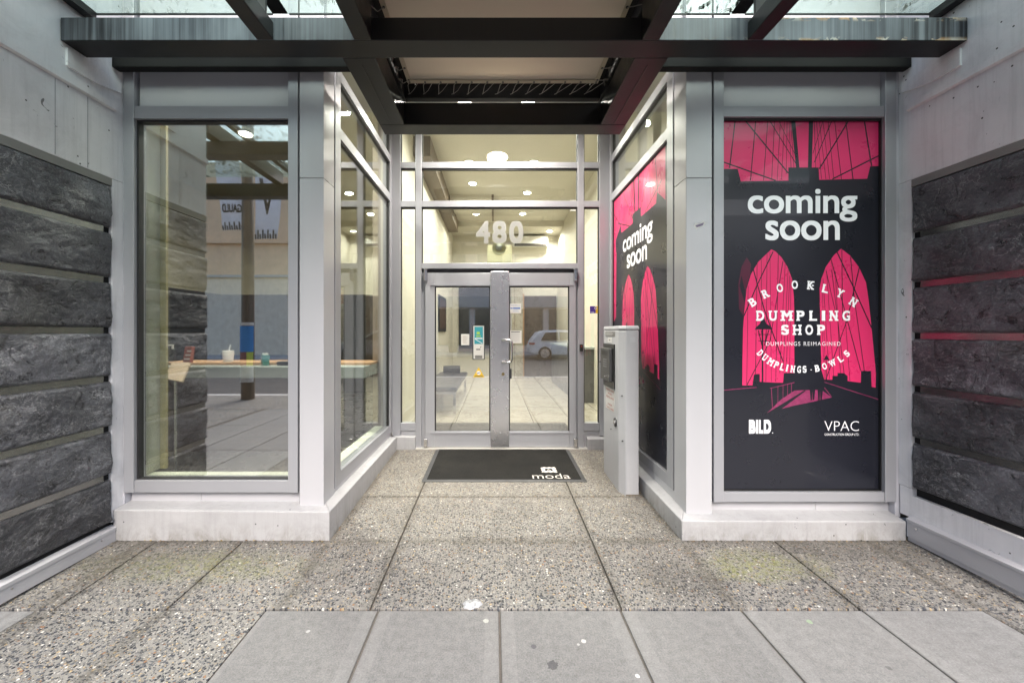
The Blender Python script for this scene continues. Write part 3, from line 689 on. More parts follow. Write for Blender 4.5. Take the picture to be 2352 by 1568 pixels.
def d_frame(mb, F, x0, z0, x1, z1):
    w = .010; mb.mi = 1
    for q in ((x0, z0, x1, z0 + w), (x0, z1 - w, x1, z1), (x0, z0 + w, x0 + w, z1 - w), (x1 - w, z0 + w, x1, z1 - w)): rect(mb, F, *q, 3)
    zm = z0 + (z1 - z0) * .42
    mb.mi = 2; rect(mb, F, x0 + .022, zm + .012, x1 - .022, z1 - .022, 1)
    mb.mi = 3; rect(mb, F, x0 + .045, zm + .10, x1 - .05, zm + .115, 2); rect(mb, F, x0 + .05, zm + .13, x1 - .06, zm + .16, 2)
    mb.mi = 4; rect(mb, F, x0 + .028, zm + .075, x1 - .028, zm + .085, 2.2); line(mb, F, x0 + .03, zm + .072, x1 - .03, zm + .02, .006, 2.4)
    cx, cz = (x0+x1)/2, zm - .065; mb.mi = 1
    line(mb, F, cx - .03, cz + .012, cx + .02, cz + .012, .012, 2); line(mb, F, cx + .018, cz + .03, cx + .03, cz + .05, .006, 2.1)
    for k, zz in enumerate((.055, .042, .030)): rect(mb, F, x0 + .03, z0 + zz - .012, x1 - .03, z0 + zz - .004, 2)
note('framed_notice', (1085.4, 746, 1113.5, 825.7), 'black framed notice on left door, teal leaflet above a no smoking sign', 'notice', d_frame, mats=(INKB, TEAL, LIME, PWHITE))
note('paper_notice', (1059, 767, 1078, 792.5), 'small white paper left of the black framed notice', 'notice', lambda mb, F, a, b, c, d: lines(mb, F, a + .02, b + .015, c - .02, d - .02, 7, 1, .3), mats=(mat('faint_print', (.45, .40, .36), .7),))
def d_off(mb, F, a, b, c, d):
    lines(mb, F, a + .012, d - .03, c - .01, d - .012, 2, 1, .35); mb.mi = 2; rect(mb, F, a + .045, b + .05, c - .012, b + .068, 1); mb.mi = 0
    mb.mi = 2; rect(mb, F, a + .012, b + .052, a + .04, b + .066, 1.1); lines(mb, F, a + .04, b + .01, c - .02, b + .042, 3, 1, .3)
note('paper_notice', (1169.9, 697, 1197, 719), 'white notice with blue print high on right door glass', 'notice', d_off, mats=(mat('blue_print', (.28, .36, .5), .7), INKBL))
note('paper_notice', (1170, 759, 1198, 788), 'plain white typed page beside the pull handle', 'notice', lambda mb, F, a, b, c, d: (lines(mb, F, a + .014, b + .015, c - .014, d - .03, 9, 1, .25, .12), lines(mb, F, a + .02, d - .022, c - .02, d - .012, 1, 2, .7, 0)), mats=(mat('grey_print', (.42, .42, .42), .7), INKB))
mb = MB(); F = F_back(4.688); c0 = at(1099.5, 866, 4.688); hw = .069
poly(mb, F, [(c0.x - hw, c0.z), (c0.x + hw, c0.z), (c0.x, c0.z + .122)], 0)
mb.mi = 1; poly(mb, F, [(c0.x + .024 * math.cos(k * math.pi / 8), c0.z + .052 + .024 * math.sin(k * math.pi / 8)) for k in range(16)], 1)
mb.mi = 2; line(mb, F, c0.x - .02, c0.z + .045, c0.x + .02, c0.z + .06, .006, 2); rect(mb, F, c0.x - .05, c0.z + .008, c0.x + .05, c0.z + .016, 2); rect(mb, F, c0.x - .015, c0.z + .052, c0.x + .015, c0.z + .058, 2.3)
tag(mb.build('warning_sticker', [YEL, PWHITE, INKB], None, (c0.x, 4.688, c0.z)), 'yellow triangular warning sticker low on left door glass', 'sticker')
mb = MB(); a = pxr(1355, 703, 1376, 719.5, 4.699); F = F_back(4.699)
rect(mb, F, a[0], a[1], a[0] + (a[2]-a[0]) * .62, a[3], 0); mb.mi = 1; rect(mb, F, a[0] + (a[2]-a[0]) * .62, a[1], a[2], a[3], 0)
mb.mi = 2; poly(mb, F, [(a[0] + .070 + .016 * math.cos(k * .5236), a[3] - .024 + .016 * math.sin(k * .5236)) for k in range(12)], 1); rect(mb, F, a[0] + .008, a[1] + .01, a[0] + .05, a[1] + .016, 1)
mb.mi = 3; poly(mb, F, [(a[0] + .070 + .008 * math.cos(k * .5236), a[3] - .024 + .008 * math.sin(k * .5236)) for k in range(12)], 2)
tag(mb.build('alarm_sticker', [PURP, YEL, PWHITE, INKB], None, (a[0], 4.699, a[1])), 'purple and yellow sticker on the narrow right sidelight', 'sticker')
a = pxr(1331, 790.5, 1338.5, 806.5, 4.66)
kr = thing('card_reader', 'small black card reader on the mullion right of the doors', 'card reader', ((a[0]+a[2])/2, 4.66, a[1]))
bx(a[0], a[2], 4.638, 4.664, a[1], a[3]).build('housing', BLK, kr, bev=.006); bx(a[0] + .012, a[2] - .012, 4.6365, 4.638, a[3] - .03, a[3] - .02).build('status_light', INKR, kr)
mb = MB(); F = F_back(4.699); b = pxr(1093.5, 507.5, 1202, 559, 4.699)
wd = (b[2] - b[0])
for ch, f0, f1 in (('4', 0, .30), ('8', .345, .645), ('0', .70, 1.0)): text(mb, F, ch, b[0] + wd * f0, b[1], b[0] + wd * f1, b[3], .03, 1)
tag(mb.build('house_number', FROST, None, (b[0], 4.699, b[1])), 'pale frosted house number 480 on glass above the doors', 'house number')
b = pxr(1119.5, 562.5, 1176, 602.6, 4.78)
lp = thing('emergency_light', 'pale box fitting behind the glass under the number 480', 'light fitting', ((b[0]+b[2])/2, 4.80, b[1]))
MB().box(b[0], b[2], 4.775, 4.85, b[1], b[3]).build('housing', vinyl('pale_cream_plastic', (.85, .82, .66), .6), lp, bev=.012)
MB().disc(((b[0]+b[2])/2 - .01, 4.770, b[3] - .04), .085, 28, 'y', .012).build('lens', vinyl('dull_lens', (.62, .60, .46), .5), lp)
MB().disc(((b[0]+b[2])/2 - .01, 4.762, b[3] - .03), .04, 24, 'y', .010).build('bulb', mat('bulb_cover', (.8, .78, .7), .3), lp)

# ================================================================== POSTERS
K = .7656 * 2.842 / FP
def art(F, S0, S1, T0, T1, full, name, label, origin):
    """F(s,t,layer): s metres from the artwork's axis, t height; the same artwork, cropped (full adds the company print)"""
    mb = MB()
    SX = lambda sx: (sx - 2415.0) * K; TZ = lambda sy: HC - (sy * .7656 - 762) * 2.842 / FP
    A = lambda x, y: (min(S1, max(S0, SX(2048 + x / 2.296))), min(T1, max(T0, TZ(y / 2.296))))
    B = lambda x, y: (min(S1, max(S0, SX(2048 + x / 2.296))), min(T1, max(T0, TZ(683 + y / 2.296))))
    def clipline(q, w, f, layer):
        (x0, y0), (x1, y1) = f(q[0], q[1]), f(q[2], q[3])
        line(mb, F, x0, y0, x1, y1, w * .00086, layer)
    z = lambda v, n: v + n
    mb.mi = 0; rect(mb, F, S0, T0, S1, T1, 0)
    # sky above the towers
    mb.mi = 1
    if full: sk = [A(280, 1165), A(378, 1165), A(400, 1250), A(727, 1245), A(727, 1155), A(935, 1155), A(940, 1240), A(1270, 1232), A(1290, 1147), A(1385, 1145), (S1, T1), (S0, T1)]
    else:
        sk = [(S0, T0 + 1.25), (S0 + .085, T0 + 1.3), (S0 + .10, 2.40), (S0 + .085, 2.42), (S0 + .075, 2.555), A(378, 1165), A(400, 1250), A(727, 1245), A(727, 1155), A(935, 1155), A(940, 1240), A(1270, 1232), A(1290, 1147),
              (S1 - .075, 2.58), (S1 - .075, T1), (S0, T1)]
    poly(mb, F, sk, 1)
    if not full:
        poly(mb, F, [(S1 - .05, 2.62), (S1 - .03, 2.1), (S1, 1.95), (S1, 2.63)], 1)
    mb.mi = 0
    poly(mb, F, [A(745, 808), A(775, 808), A(803, 1155), A(780, 1155)], 2); poly(mb, F, [A(868, 808), A(898, 808), A(888, 1155), A(862, 1155)], 2)
    L1 = [(360, 808, 322, 1160, 10), (502, 808, 466, 1245, 8), (585, 808, 556, 1245, 6), (632, 808, 612, 1240, 5), (672, 808, 650, 1240, 4), (700, 808, 680, 1240, 4), (718, 808, 712, 1200, 4), (732, 808, 745, 1155, 4), (742, 808, 765, 1155, 4),
          (432, 808, 727, 1195, 11), (600, 808, 780, 1130, 7), (660, 808, 790, 1100, 5), (280, 1118, 640, 1245, 11),
          (1250, 808, 1300, 1145, 11), (1122, 808, 1172, 1235, 8), (1045, 808, 1092, 1235, 6), (1000, 808, 1040, 1235, 5), (965, 808, 1010, 1235, 4), (940, 808, 985, 1235, 4), (920, 808, 955, 1235, 4), (905, 808, 915, 1155, 4),
          (1140, 808, 940, 1165, 11), (1025, 808, 905, 1120, 7), (965, 808, 895, 1060, 5), (1385, 1075, 1030, 1235, 11)]
    if not full: L1 += [(150, 808, 110, 1300, 9), (60, 980, 380, 1165, 9), (230, 808, 190, 1180, 7), (1480, 808, 1520, 1130, 9)]
    for i, q in enumerate(L1): clipline(q, q[4], A, 2.2 + i * .03)
    # arches
    la = [(610,150),(520,235),(470,320),(440,420),(425,560),(415,700),(411,900),(410,1085),(480,1085),(490,1010),(530,1005),(530,1060),(630,1066),(690,1066),(696,1000),(768,1000),(768,600),(765,480),(752,350),(720,270),(680,205),(640,165)]
    ra = [(1090,145),(1040,190),(985,270),(955,350),(942,420),(945,560),(950,800),(955,980),(975,1045),(1030,1045),(1030,1020),(1065,1018),(1065,1000),(1110,1000),(1135,1020),(1135,1055),(1225,1066),(1228,985),(1297,985),(1300,1095),(1328,1100),(1330,1000),(1315,850),(1300,690),(1280,500),(1262,380),(1215,275),(1150,190)]
    lo = 1.0 if full else 1.0
    mb.mi = 1; poly(mb, F, [B(*q) for q in la], 1); poly(mb, F, [B(*q) for q in ra], 1)
    mb.mi = 2; poly(mb, F, [B(*q) for q in ((440,205),(405,270),(383,390),(388,560),(425,618),(428,520),(390,400),(405,330),(440,490),(432,430),(465,320),(470,250))], .8)
    mb.mi = 0
    L2 = [(622,165,505,410,9),(505,410,420,610,9),(485,285,560,560,9),(560,560,690,920,9),(512,235,500,1060,5),(580,180,572,1060,4),(658,180,640,1060,5),(690,230,600,780,6),(600,780,440,1085,7),(705,250,668,1000,4),(725,290,690,1000,4),(735,330,712,1000,4),(745,330,735,1000,3),(540,215,545,640,4),(600,170,610,1060,3),(450,400,440,1080,4),
          (1060,165,1175,410,10),(1175,410,1300,690,10),(1215,275,1130,640,9),(1130,640,985,1045,7),(1020,215,1225,985,7),(1095,150,1100,640,6),(1155,200,1180,480,7),(1180,480,1260,1060,6),(985,290,1060,620,5),(1025,290,1110,1000,5),(965,350,1010,1040,4),(990,300,1040,1040,4),(960,440,985,1040,3),(955,600,975,1040,3),(1120,640,1150,1050,4),(1050,300,1085,1000,4)]
    for i, q in enumerate(L2): clipline(q, q[4], B, 2.0 + i * .03)
    # deck, rails, lamp and two walkers
    mb.mi = 3; poly(mb, F, [B(580,1275), B(680,1180), B(770,1120), B(955,1115), B(1025,1168), B(860,1205), B(760,1225)], 1)
    mb.mi = 0; poly(mb, F, [B(580,1275), B(660,1262), B(850,1120), B(836,1120)], 1.6)
    mb.mi = 3
    for i, q in enumerate(((600,1105,770,1065,6),(620,1250,770,1125,5),(280,1118,510,1098,6),(975,1062,1360,1182,5),(975,1100,1025,1165,5),(610,1105,618,1252,5),(655,1090,655,1225,4),(690,1082,690,1190,4),(722,1075,722,1160,4),(748,1070,748,1140,4))): clipline(q, q[4], B, 1.8 + .02 * i)
    mb.mi = 0
    clipline((549,640,549,1080,13), 13, B, 3); poly(mb, F, [B(x, y) for x, y in ((495,700),(505,685),(532,660),(545,620),(560,620),(575,660),(608,682),(620,700))], 3.1)
    for i, q in enumerate(((520,705,545,810,8),(592,705,562,810,8),(515,735,600,735,6),(520,780,590,780,6),(540,705,552,800,5),(575,705,565,800,5))): clipline(q, q[4], B, 3.2 + i * .02)
    poly(mb, F, [B(968,910), B(978,895), B(990,875), B(1000,895), B(1012,910)], 3); clipline((990, 910, 990, 1050, 5), 5, B, 3.1)
    for x in (892, 945):
        poly(mb, F, [B(x - 14, 1020), B(x + 16, 1020), B(x + 20, 1110), B(x + 12, 1185), B(x + 3, 1185), B(x, 1120), B(x - 4, 1188), B(x - 12, 1188), B(x - 18, 1100)], 3.3 + x * .0001)
    # lettering
    mb.mi = 4
    def T(txt, f, x0, yb, x1, yt, off=.0, sp=1.0):
        a = f(x0, yb); b = f(x1, yt); text(mb, F, txt, a[0], a[1], b[0], b[1], off, 6, 0, sp)
    T('coming', A, 447, 1527, 1201, 1303, .015, .96); T('soon', B, 568, 88, 1080, -48, .015, .96)
    if full:
        k = 1 / 2.296 * K
        for ch, x, y, r in (('B', 480, 512, 33), ('R', 568, 455, 23), ('O', 667, 415, 13), ('O', 770, 393, 3), ('K', 880, 397, -5), ('L', 982, 420, -14), ('Y', 1082, 452, -24), ('N', 1174, 512, -33)):
            c = B(x, y); slab(mb, F, ch, c[0], c[1], 42 * k, 58 * k, R(r))
        for word, xa, xb, yc, hh in (('DUMPLING', 490, 1168, 606, 70), ('SHOP', 662, 994, 703, 70)):
            ws = [{'I': .62, 'M': 1.2}.get(ch, 1) for ch in word]; cell = (xb - xa) / sum(ws); run = 0
            for i, ch in enumerate(word):
                c = B(xa + cell * (run + ws[i] / 2), yc); run += ws[i]; slab(mb, F, ch, c[0], c[1], (70 if ch == 'M' else 52) * k, hh * k)
        T('DUMPLINGS REIMAGINED', B, 573, 812, 1085, 785, -.004, 1.25)
        w = 'DUMPLINGS'; arc = [(533, 862, -48), (565, 893, -38), (605, 923, -32), (645, 944, -24), (685, 958, -17), (717, 966, -12), (757, 972, -8), (800, 975, -3), (838, 974, 2)]
        for ch, (x, y, r) in zip(w, arc): c = B(x, y); slab(mb, F, ch, c[0], c[1], (34 if ch == 'M' else 26) * k, 48 * k, R(r))
        c = B(883, 978); poly(mb, F, [(c[0] + .004 * math.cos(q), c[1] + .004 * math.sin(q)) for q in [i * .6283 for i in range(10)]], 6)
        for ch, (x, y, r) in zip('BOWLS', [(925, 967, 10), (975, 953, 18), (1030, 932, 27), (1085, 902, 34), (1128, 866, 42)]): c = B(x, y); slab(mb, F, ch, c[0], c[1], (42 if ch == 'W' else 30) * k, 46 * k, R(r))
        for ch, a0, a1 in (('B', 455, 500), ('I', 503, 519), ('L', 524, 553), ('D', 557, 607)): T(ch, B, a0, 1416, a1, 1321, .06)
        c = B(618, 1411); poly(mb, F, [(c[0] + .0045 * math.cos(q), c[1] + .0045 * math.sin(q)) for q in [i * .5236 for i in range(12)]], 6)
        T('VPAC', B, 975, 1398, 1212, 1330, -.014); T('CONSTRUCTION GROUP LTD.', B, 976, 1430, 1213, 1414, .006)
    o = mb.build(name, [INK, PINK, PINKD, PINKM, PWHITE], None, origin)
    return tag(o, label, 'poster')
XA = (2415.0 * .7656 - 1136) * 2.842 / FP
art(lambda s, t, n: (XA + s, 2.8405 - n * .00022, t), 1.660 - XA, 2.814 - XA, .340, 3.034, True, 'poster', 'pink and black bridge poster on front window, with shop name and company logos', (2.24, 2.84, .34))
art(lambda s, t, n: (1.4125 - n * .00022, 3.842 - s, t), -.748, .712, .360, 3.034, False, 'poster', 'pink and black bridge poster on recess side window, behind the intercom pillar', (1.41, 3.85, .36))
# torn sticker on the right pilaster
mb = MB(); F = F_back(2.7995); q = [at(x, y, 2.8) for x, y in ((1593, 519), (1597, 512), (1606, 514), (1616, 507), (1622, 512), (1617, 520), (1606, 522), (1599, 528))]
poly(mb, F, [(v.x, v.z) for v in q], 0); mb.mi = 1; q = [at(x, y, 2.8) for x, y in ((1597, 518), (1606, 515), (1617, 511), (1614, 518), (1600, 522))]; poly(mb, F, [(v.x, v.z) for v in q], 1)
tag(mb.build('torn_sticker', [PAPER, mat('violet_print', (.12, .09, .16), .6)], None, q[0]), 'small torn violet and white sticker on the right pilaster', 'sticker')

# ================================================================== CANOPY
cpy = thing('steel_canopy', 'black steel and dirty glass canopy over the doorway, paint peeling at right', 'canopy', (.07, 2.6, 3.3))
def beam(nm, *a, m=BEAM): return bx(*a).build(nm, m, cpy, bev=.006)
mbq = MB().box(-2.685, 2.925, 2.395, 2.550, 3.290, 3.433); ob = mbq.build('cross_beam', [BEAM, BEAMF], cpy, bev=.005)
for pgn in ob.data.polygons:
    if pgn.normal.y < -.9: pgn.material_index = 1
beam('ledger_beam', -2.685, -1.02, 2.716, 2.775, 3.345, 3.56, m=MATTE); beam('ledger_beam', 1.16, 2.925, 2.716, 2.775, 3.345, 3.56, m=MATTE)
for a, b, c, d_ in ((-1.003, -.785, -.868, -.760), (.921, 1.145, .910, 1.018)):
    beam('long_beam', a, b, 2.5505, 3.372, 3.2905, 3.480)
    beam('long_beam', c, d_, .55, 2.3945, 3.289, 3.60)
    beam('edge_strip', (a + b) / 2 - .004, (a + b) / 2 + .004, 2.62, 3.36, 3.285, 3.2904)
beam('end_beam', -1.003, 1.145, 3.3725, 3.545, 3.2905, 3.480)
beam('end_capping', -1.0, 1.142, 3.395, 3.53, 3.4805, 3.50, m=mat('grey_top', (.10, .095, .09), .7))  # lighter grey strip on top of the end beam
beam('lacing_bar', -.80, .94, 3.43, 3.50, 3.560, 3.675, m=MATTE)
for a, b in ((-.83, -.795), (.935, .97)): beam('upper_rail', a, b, 2.42, 3.50, 3.545, 3.675); beam('rail_post', a, b, 3.44, 3.49, 3.482, 3.544)
for a, b in ((-1.467, -1.365), (1.562, 1.657)):
    beam('rafter', a, b, .55, 2.3945, 3.289, 3.40); beam('rafter_web', (a+b)/2 - .012, (a+b)/2 + .012, .55, 2.3945, 3.4005, 3.585)
    beam('rafter_flange', a, b, .55, 2.56, 3.5855, 3.597)
    bx((a+b)/2 + (.012 if a < 0 else -.018), (a+b)/2 + (.018 if a < 0 else -.012), 2.15, 2.36, 3.42, 3.56).build('bolt_plate', mat('primer_plate', (.22, .215, .20), .6), cpy)
for x0, x1 in ((-2.72, -1.42), (-1.412, -.83), (.98, 1.608), (1.616, 2.95)): bx(x0, x1, .55, 2.576, 3.600, 3.612).build('glass_panel', CGLASS, cpy)
for x0, x1 in ((-2.70, -1.47), (-1.36, -.87), (1.02, 1.56), (1.66, 2.93)): bx(x0, x1, 2.566, 2.572, 3.588, 3.5995).build('edge_seal', GASK, cpy)
bx(-2.688, -2.63, .55, 2.56, 3.55, 3.597).build('wall_angle', BEAM, cpy); bx(2.87, 2.928, .55, 2.56, 3.55, 3.597).build('wall_angle', BEAM, cpy)
beam('cross_beam', -7.5, 7.5, .40, .5495, 3.289, 3.46); beam('cross_beam', -7.5, 7.5, 1.60, 1.75, 3.292, 3.43)
for x in (-6.4, -5.2, -4.0, -2.9, 3.1, 4.3, 5.5, 6.6): beam('rafter', x, x + .10, .5505, 1.9, 3.435, 3.595)
for a, b in ((-7.5, -5.155), (-5.145, -2.73), (2.96, 5.245), (5.255, 7.5)): bx(a, b, .40, 1.99, 3.600, 3.612).build('glass_panel', CGLASS, cpy)
for a, b in ((-.93, -.700), (.842, 1.07)): bx(a, b, .56, 3.50, 3.640, 3.665).build('edge_light_block', MATTE, cpy)  # plates added to block the bright gaps beside the canvas
bx(-.699, .841, 3.262, 3.50, 3.680, 3.70).build('end_light_block', MATTE, cpy)  # added plate, keeps the gap behind the canvas end dark
# laced canvas
cv = thing('canvas_panel', 'beige laced canvas panel stretched inside the black canopy frame', 'canvas', (.07, 2.9, 3.6))
mb = MB(); nx, ny = 40, 30; CX0, CX1, CY0, CY1 = -.735, .875, 1.2, 3.28
vs = []
for l in (0, 1):
    for j in range(ny + 1):
        for i in range(nx + 1):
            u, v = i / nx, j / ny; x = CX0 + (CX1 - CX0) * u; y = CY0 + (CY1 - CY0) * v
            sc = .010 * abs(math.sin(v * 1 * math.pi)) * 0 + (.006 * math.cos(u * 24 * math.pi) if j == ny else 0)
            zz = 3.60 + .004 * math.sin(u * 9) * math.sin(v * 7) - .012 * math.sin(u * math.pi) * math.sin(v * math.pi)
            vs.append((x, y + sc, zz + l * .004))
o_ = (nx + 1) * (ny + 1)
fs = []
for j in range(ny):
    for i in range(nx):
        a = j * (nx + 1) + i; fs.append((a, a + nx + 1, a + nx + 2, a + 1)); fs.append((o_ + a, o_ + a + 1, o_ + a + nx + 2, o_ + a + nx + 1))
mb.add(vs, fs, True).build('canvas', CANV, cv)
hem = mat('canvas_hem', (.50, .44, .33), .85)
MB().box(CX0 + .002, CX1 - .002, CY1 - .042, CY1 - .004, 3.588, 3.5915).build('hem', hem, cv); MB().box(CX0 + .002, CX0 + .035, CY0, CY1 - .044, 3.588, 3.5915).build('hem', hem, cv); MB().box(CX1 - .035, CX1 - .002, CY0, CY1 - .044, 3.588, 3.5915).build('hem', hem, cv)
for k in range(13):
    x = CX0 + .02 + (CX1 - CX0 - .04) * k / 12; xb = x + .03 - .012 * k / 6
    MB().disc((x, CY1 - .022, 3.586), .009, 12, 'z', .004).build('eyelet', DGREY, cv)
    P = [Vector((x, CY1 - .022, 3.585)), Vector((x + .012 - .035, CY1 + .02, 3.588)), Vector((xb - .062, 3.40, 3.575 + .006 * random.random())), Vector((xb - .066 - .02 * random.random(), 3.428, 3.590))]
    MB().tube(P, .0026, 5).build('cord', CORD, cv)
    P = [Vector((xb - .066, 3.428, 3.592)), Vector((xb - .02, 3.36, 3.578 + .01 * random.random())), Vector((x + .07 - .02 * random.random(), CY1 + .01, 3.60))]
    MB().tube(P, .0022, 5).build('cord', CORD, cv)
for sx, X0 in ((-1, CX0), (1, CX1)):
    for k in range(9):
        y = CY1 - .05 - k * .145
        MB().disc((X0 - sx * .018, y, 3.586), .009, 12, 'z', .004).build('eyelet', DGREY, cv)
        a = [Vector((X0 - sx * .018, y, 3.585)), Vector((X0 + sx * .03, y + .03 * random.uniform(-1, 1), 3.572 + .012 * random.random())), Vector((X0 + sx * .058, y - .06 + .05 * random.random(), 3.560 + .02 * random.random()))]
        MB().tube(a, .003, 5).build('cord', CORD, cv)
        if k < 3:
            a = [Vector((X0 + sx * .055, y + .02, 3.57)), Vector((X0 + sx * .04, y - .01, 3.53 - .02 * random.random())), Vector((X0 + sx * .02, y - .05, 3.56)), Vector((X0 + sx * .05, y - .08, 3.545))]
            MB().tube(a, .0026, 5).build('cord', CORD, cv)

# facade above and the soffit of the recess
fa = thing('building_facade', 'pale metal clad shop building facade above the canopy', 'building', (0, 2.9, 4.4))
bx(-3.2, 3.4, 2.84, 3.0, ZU + .004, 9.0).build('upper_cladding', PANEL, fa)
bx(-1.42, 1.60, 2.99, 4.64, 4.12, 4.20).build('recess_soffit', mat('soffit_white', (.62, .62, .62), .6), fa)
bx(-1.234, 1.383, 2.842, 2.978, 3.72, ZU).build('recess_sky_block', PANEL, fa)  # panel added to keep reflected sky out of the transom glass
FRONT = paintwall('grey_frontage', (.34, .33, .32))
bx(-14, -3.2, 2.6, 3.0, -.1, 9).build('side_frontage', FRONT, fa); bx(3.44, 14, 2.6, 3.0, -.1, 9).build('side_frontage', FRONT, fa)
bx(-3.21, -3.19, 2.075, 2.6, 0, 9).build('return_wall', WALLW, fa); bx(3.431, 3.44, 2.075, 2.6, 0, 9).build('return_wall', WALLW, fa)

# ================================================================== DOOR MAT
def zt(y): return gz(y) + .006
M0, M1, Y0m, Y1m = -.700, .886, 3.705, 4.615
dm = thing('door_mat', 'black entrance mat lettered moda in front of the doors', 'door mat', ((M0+M1)/2, 4.15, .06))
mb = MB(); b_ = .045
def mz(y, h): return gz(y) + h
mb.hexa([(M0+b_, Y0m+b_, mz(Y0m+b_, .001)), (M1-b_, Y0m+b_, mz(Y0m+b_, .001)), (M1-b_, Y1m-.01, mz(Y1m, .001)), (M0+b_, Y1m-.01, mz(Y1m, .001)),
         (M0+b_, Y0m+b_, mz(Y0m+b_, .010)), (M1-b_, Y0m+b_, mz(Y0m+b_, .010)), (M1-b_, Y1m-.01, mz(Y1m, .010)), (M0+b_, Y1m-.01, mz(Y1m, .010))])
mb.mi = 1
Fm = lambda s, t, n: (s, t, gz(t) + .010 + n * .0004)
text(mb, Fm, 'moda', .372, 3.765, .742, 3.885, -.006, 1)
def wavy(cx, cy, w, h, amp, nn):
    P = []
    for sx, sy, ex, ey in ((-1, -1, 1, -1), (1, -1, 1, 1), (1, 1, -1, 1), (-1, 1, -1, -1)):
        for i in range(nn * 6):
            f = i / (nn * 6); x = (sx + (ex - sx) * f) * w / 2; y = (sy + (ey - sy) * f) * h / 2; k = amp * math.sin(f * nn * 2 * math.pi)
            P.append((cx + x + (k if sx == ex else 0), cy + y + (k if sy == ey else 0)))
    return P
poly(mb, Fm, wavy(.557, 3.985, .150, .135, .006, 3), 1)
mb.mi = 0
poly(mb, Fm, [(.515, 3.955), (.535, 3.955), (.545, 3.98), (.557, 3.965), (.569, 3.98), (.579, 3.955), (.599, 3.955), (.590, 4.018), (.575, 4.018), (.557, 3.995), (.539, 4.018), (.524, 4.018)], 2)
mb.build('pile', [MATF, MATW], dm)
mb = MB()
def rim(x0, x1, y0, y1, tl):
    P = [(x0, y0), (x1, y0), (x1, y1), (x0, y1)]
    mb.hexa([(x, y, mz(y, .0005)) for x, y in P] + [(x, y, mz(y, h)) for (x, y), h in zip(P, tl)])
rim(M0, M1, Y0m, Y0m + b_ - .001, (.002, .002, .008, .008)); rim(M0, M0 + b_ - .001, Y0m + b_, Y1m, (.002, .008, .008, .002)); rim(M1 - b_ + .001, M1, Y0m + b_, Y1m, (.008, .002, .002, .008))
mb.build('rubber_edge', MATE, dm)

# ================================================================== INTERCOM PILLAR
ip = thing('intercom_pillar', 'pale grey freestanding intercom pillar beside the door mat', 'intercom pillar', (1.2, 3.7, .05))
def zpil(y): return gz(y) - .01
PO = [(1.160, 3.420), (1.276, 3.420), (1.276, 3.985), (1.120, 3.985), (1.120, 3.500)]
def taper(f, z): return [((x - 1.198) * f + 1.198, (y - 3.7) * f + 3.7, z) for x, y in PO]
mb = MB(); n5 = len(PO)
v = [(x, y, gz(y) - .02) for x, y in PO] + [(x, y, 1.505) for x, y in PO]
mb.add(v, [tuple(range(n5))[::-1], tuple(range(n5, 2*n5))] + [(i, (i+1) % n5, n5 + (i+1) % n5, n5 + i) for i in range(n5)]).build('body', PILP, ip, bev=.012)
mb = MB().add([(x, y, 1.5055) for x, y in PO] + taper(1.02, 1.522) + taper(.97, 1.545), [tuple(range(n5))[::-1], tuple(range(2*n5, 3*n5))] + [(i + k*n5, (i+1) % n5 + k*n5, n5 + (i+1) % n5 + k*n5, n5 + i + k*n5) for k in (0, 1) for i in range(n5)]).build('cap', PILP, ip, bev=.006)
XF = 1.120
pn = bx(XF - .012, XF, 3.60, 3.955, .955, 1.375).build('intercom_panel', mat('panel_backplate', (.05, .05, .05), .35, .5), ip, bev=.004)
fc = bx(XF - .045, XF - .0125, 3.63, 3.94, 1.02, 1.335).build('call_unit', mat('call_unit_grey', (.075, .075, .078), .38, .4), ip, bev=.008)
FX = lambda X: (lambda s, t, n: (X - n * .0006, s, t))
mb = MB(); Fx = FX(XF - .0455)
for r in range(4):
    for c in range(3): mb.box(XF - .0485, XF - .0452, 3.72 + c * .04, 3.74 + c * .04, 1.15 + r * .022, 1.163 + r * .022)
mb.build('keypad', mat('key_metal', (.3, .3, .3), .4, .5), fc)
bx(XF - .0465, XF - .0452, 3.70, 3.90, 1.265, 1.31).build('display', BLK, fc)
MB().tube([(XF - .0452, 3.69, 1.07), (XF - .075, 3.685, 1.068)], .008, 10).build('latch', CHROME, fc); MB().tube([(XF - .0452, 3.91, 1.19), (XF - .066, 3.91, 1.19)], .007, 10).build('latch', CHROME, fc)
def sidenote(name, y0, y1, z0, z1, m, draw, ms=()):
    mb = MB(); mb.box(XF - .002, XF + .0005, y0, y1, z0, z1); F = lambda s, t, n: (XF - .002 - n * .0004, y0 + y1 - s, t)
    if draw: draw(mb, F, y0, z0, y1, z1)
    return mb.build(name, [m, *ms], ip)
sidenote('label_plate', 3.60, 3.90, 1.445, 1.495, mat('label_metal', (.22, .22, .22), .35, .6), lambda mb, F, a, b, c, d: lines(mb, F, a + .02, b + .008, c - .02, d - .006, 3, 1, .35), (mat('label_print', (.5, .5, .5), .5),))
sidenote('small_label', 3.70, 3.83, 1.385, 1.437, PAPER, lambda mb, F, a, b, c, d: lines(mb, F, a + .045, b + .02, c - .045, d - .02, 1, 1, .6, 0), (INKB,))
def d_notice(mb, F, a, b, c, d):
    mb.mi = 1; h = (d - b)
    for k, tx in enumerate(('PREMISES UNDER', 'VIDEO', 'SURVEILLANCE', '', '24 HOURS', '7 DAYS A WEEK')):
        if not tx: continue
        zc = d - h * (k + .6) / 6.1; w = (c - a) * (.86 if len(tx) > 9 else .5); cx = (a + c) / 2
        text(mb, F, tx, cx - w/2, zc - h * .045, cx + w/2, zc + h * .045, .01, 1)
    mb.mi = 0
sidenote('surveillance_notice', 3.615, 3.90, .735, .945, PAPER, d_notice, (mat('notice_red', (.38, .12, .10), .7),))
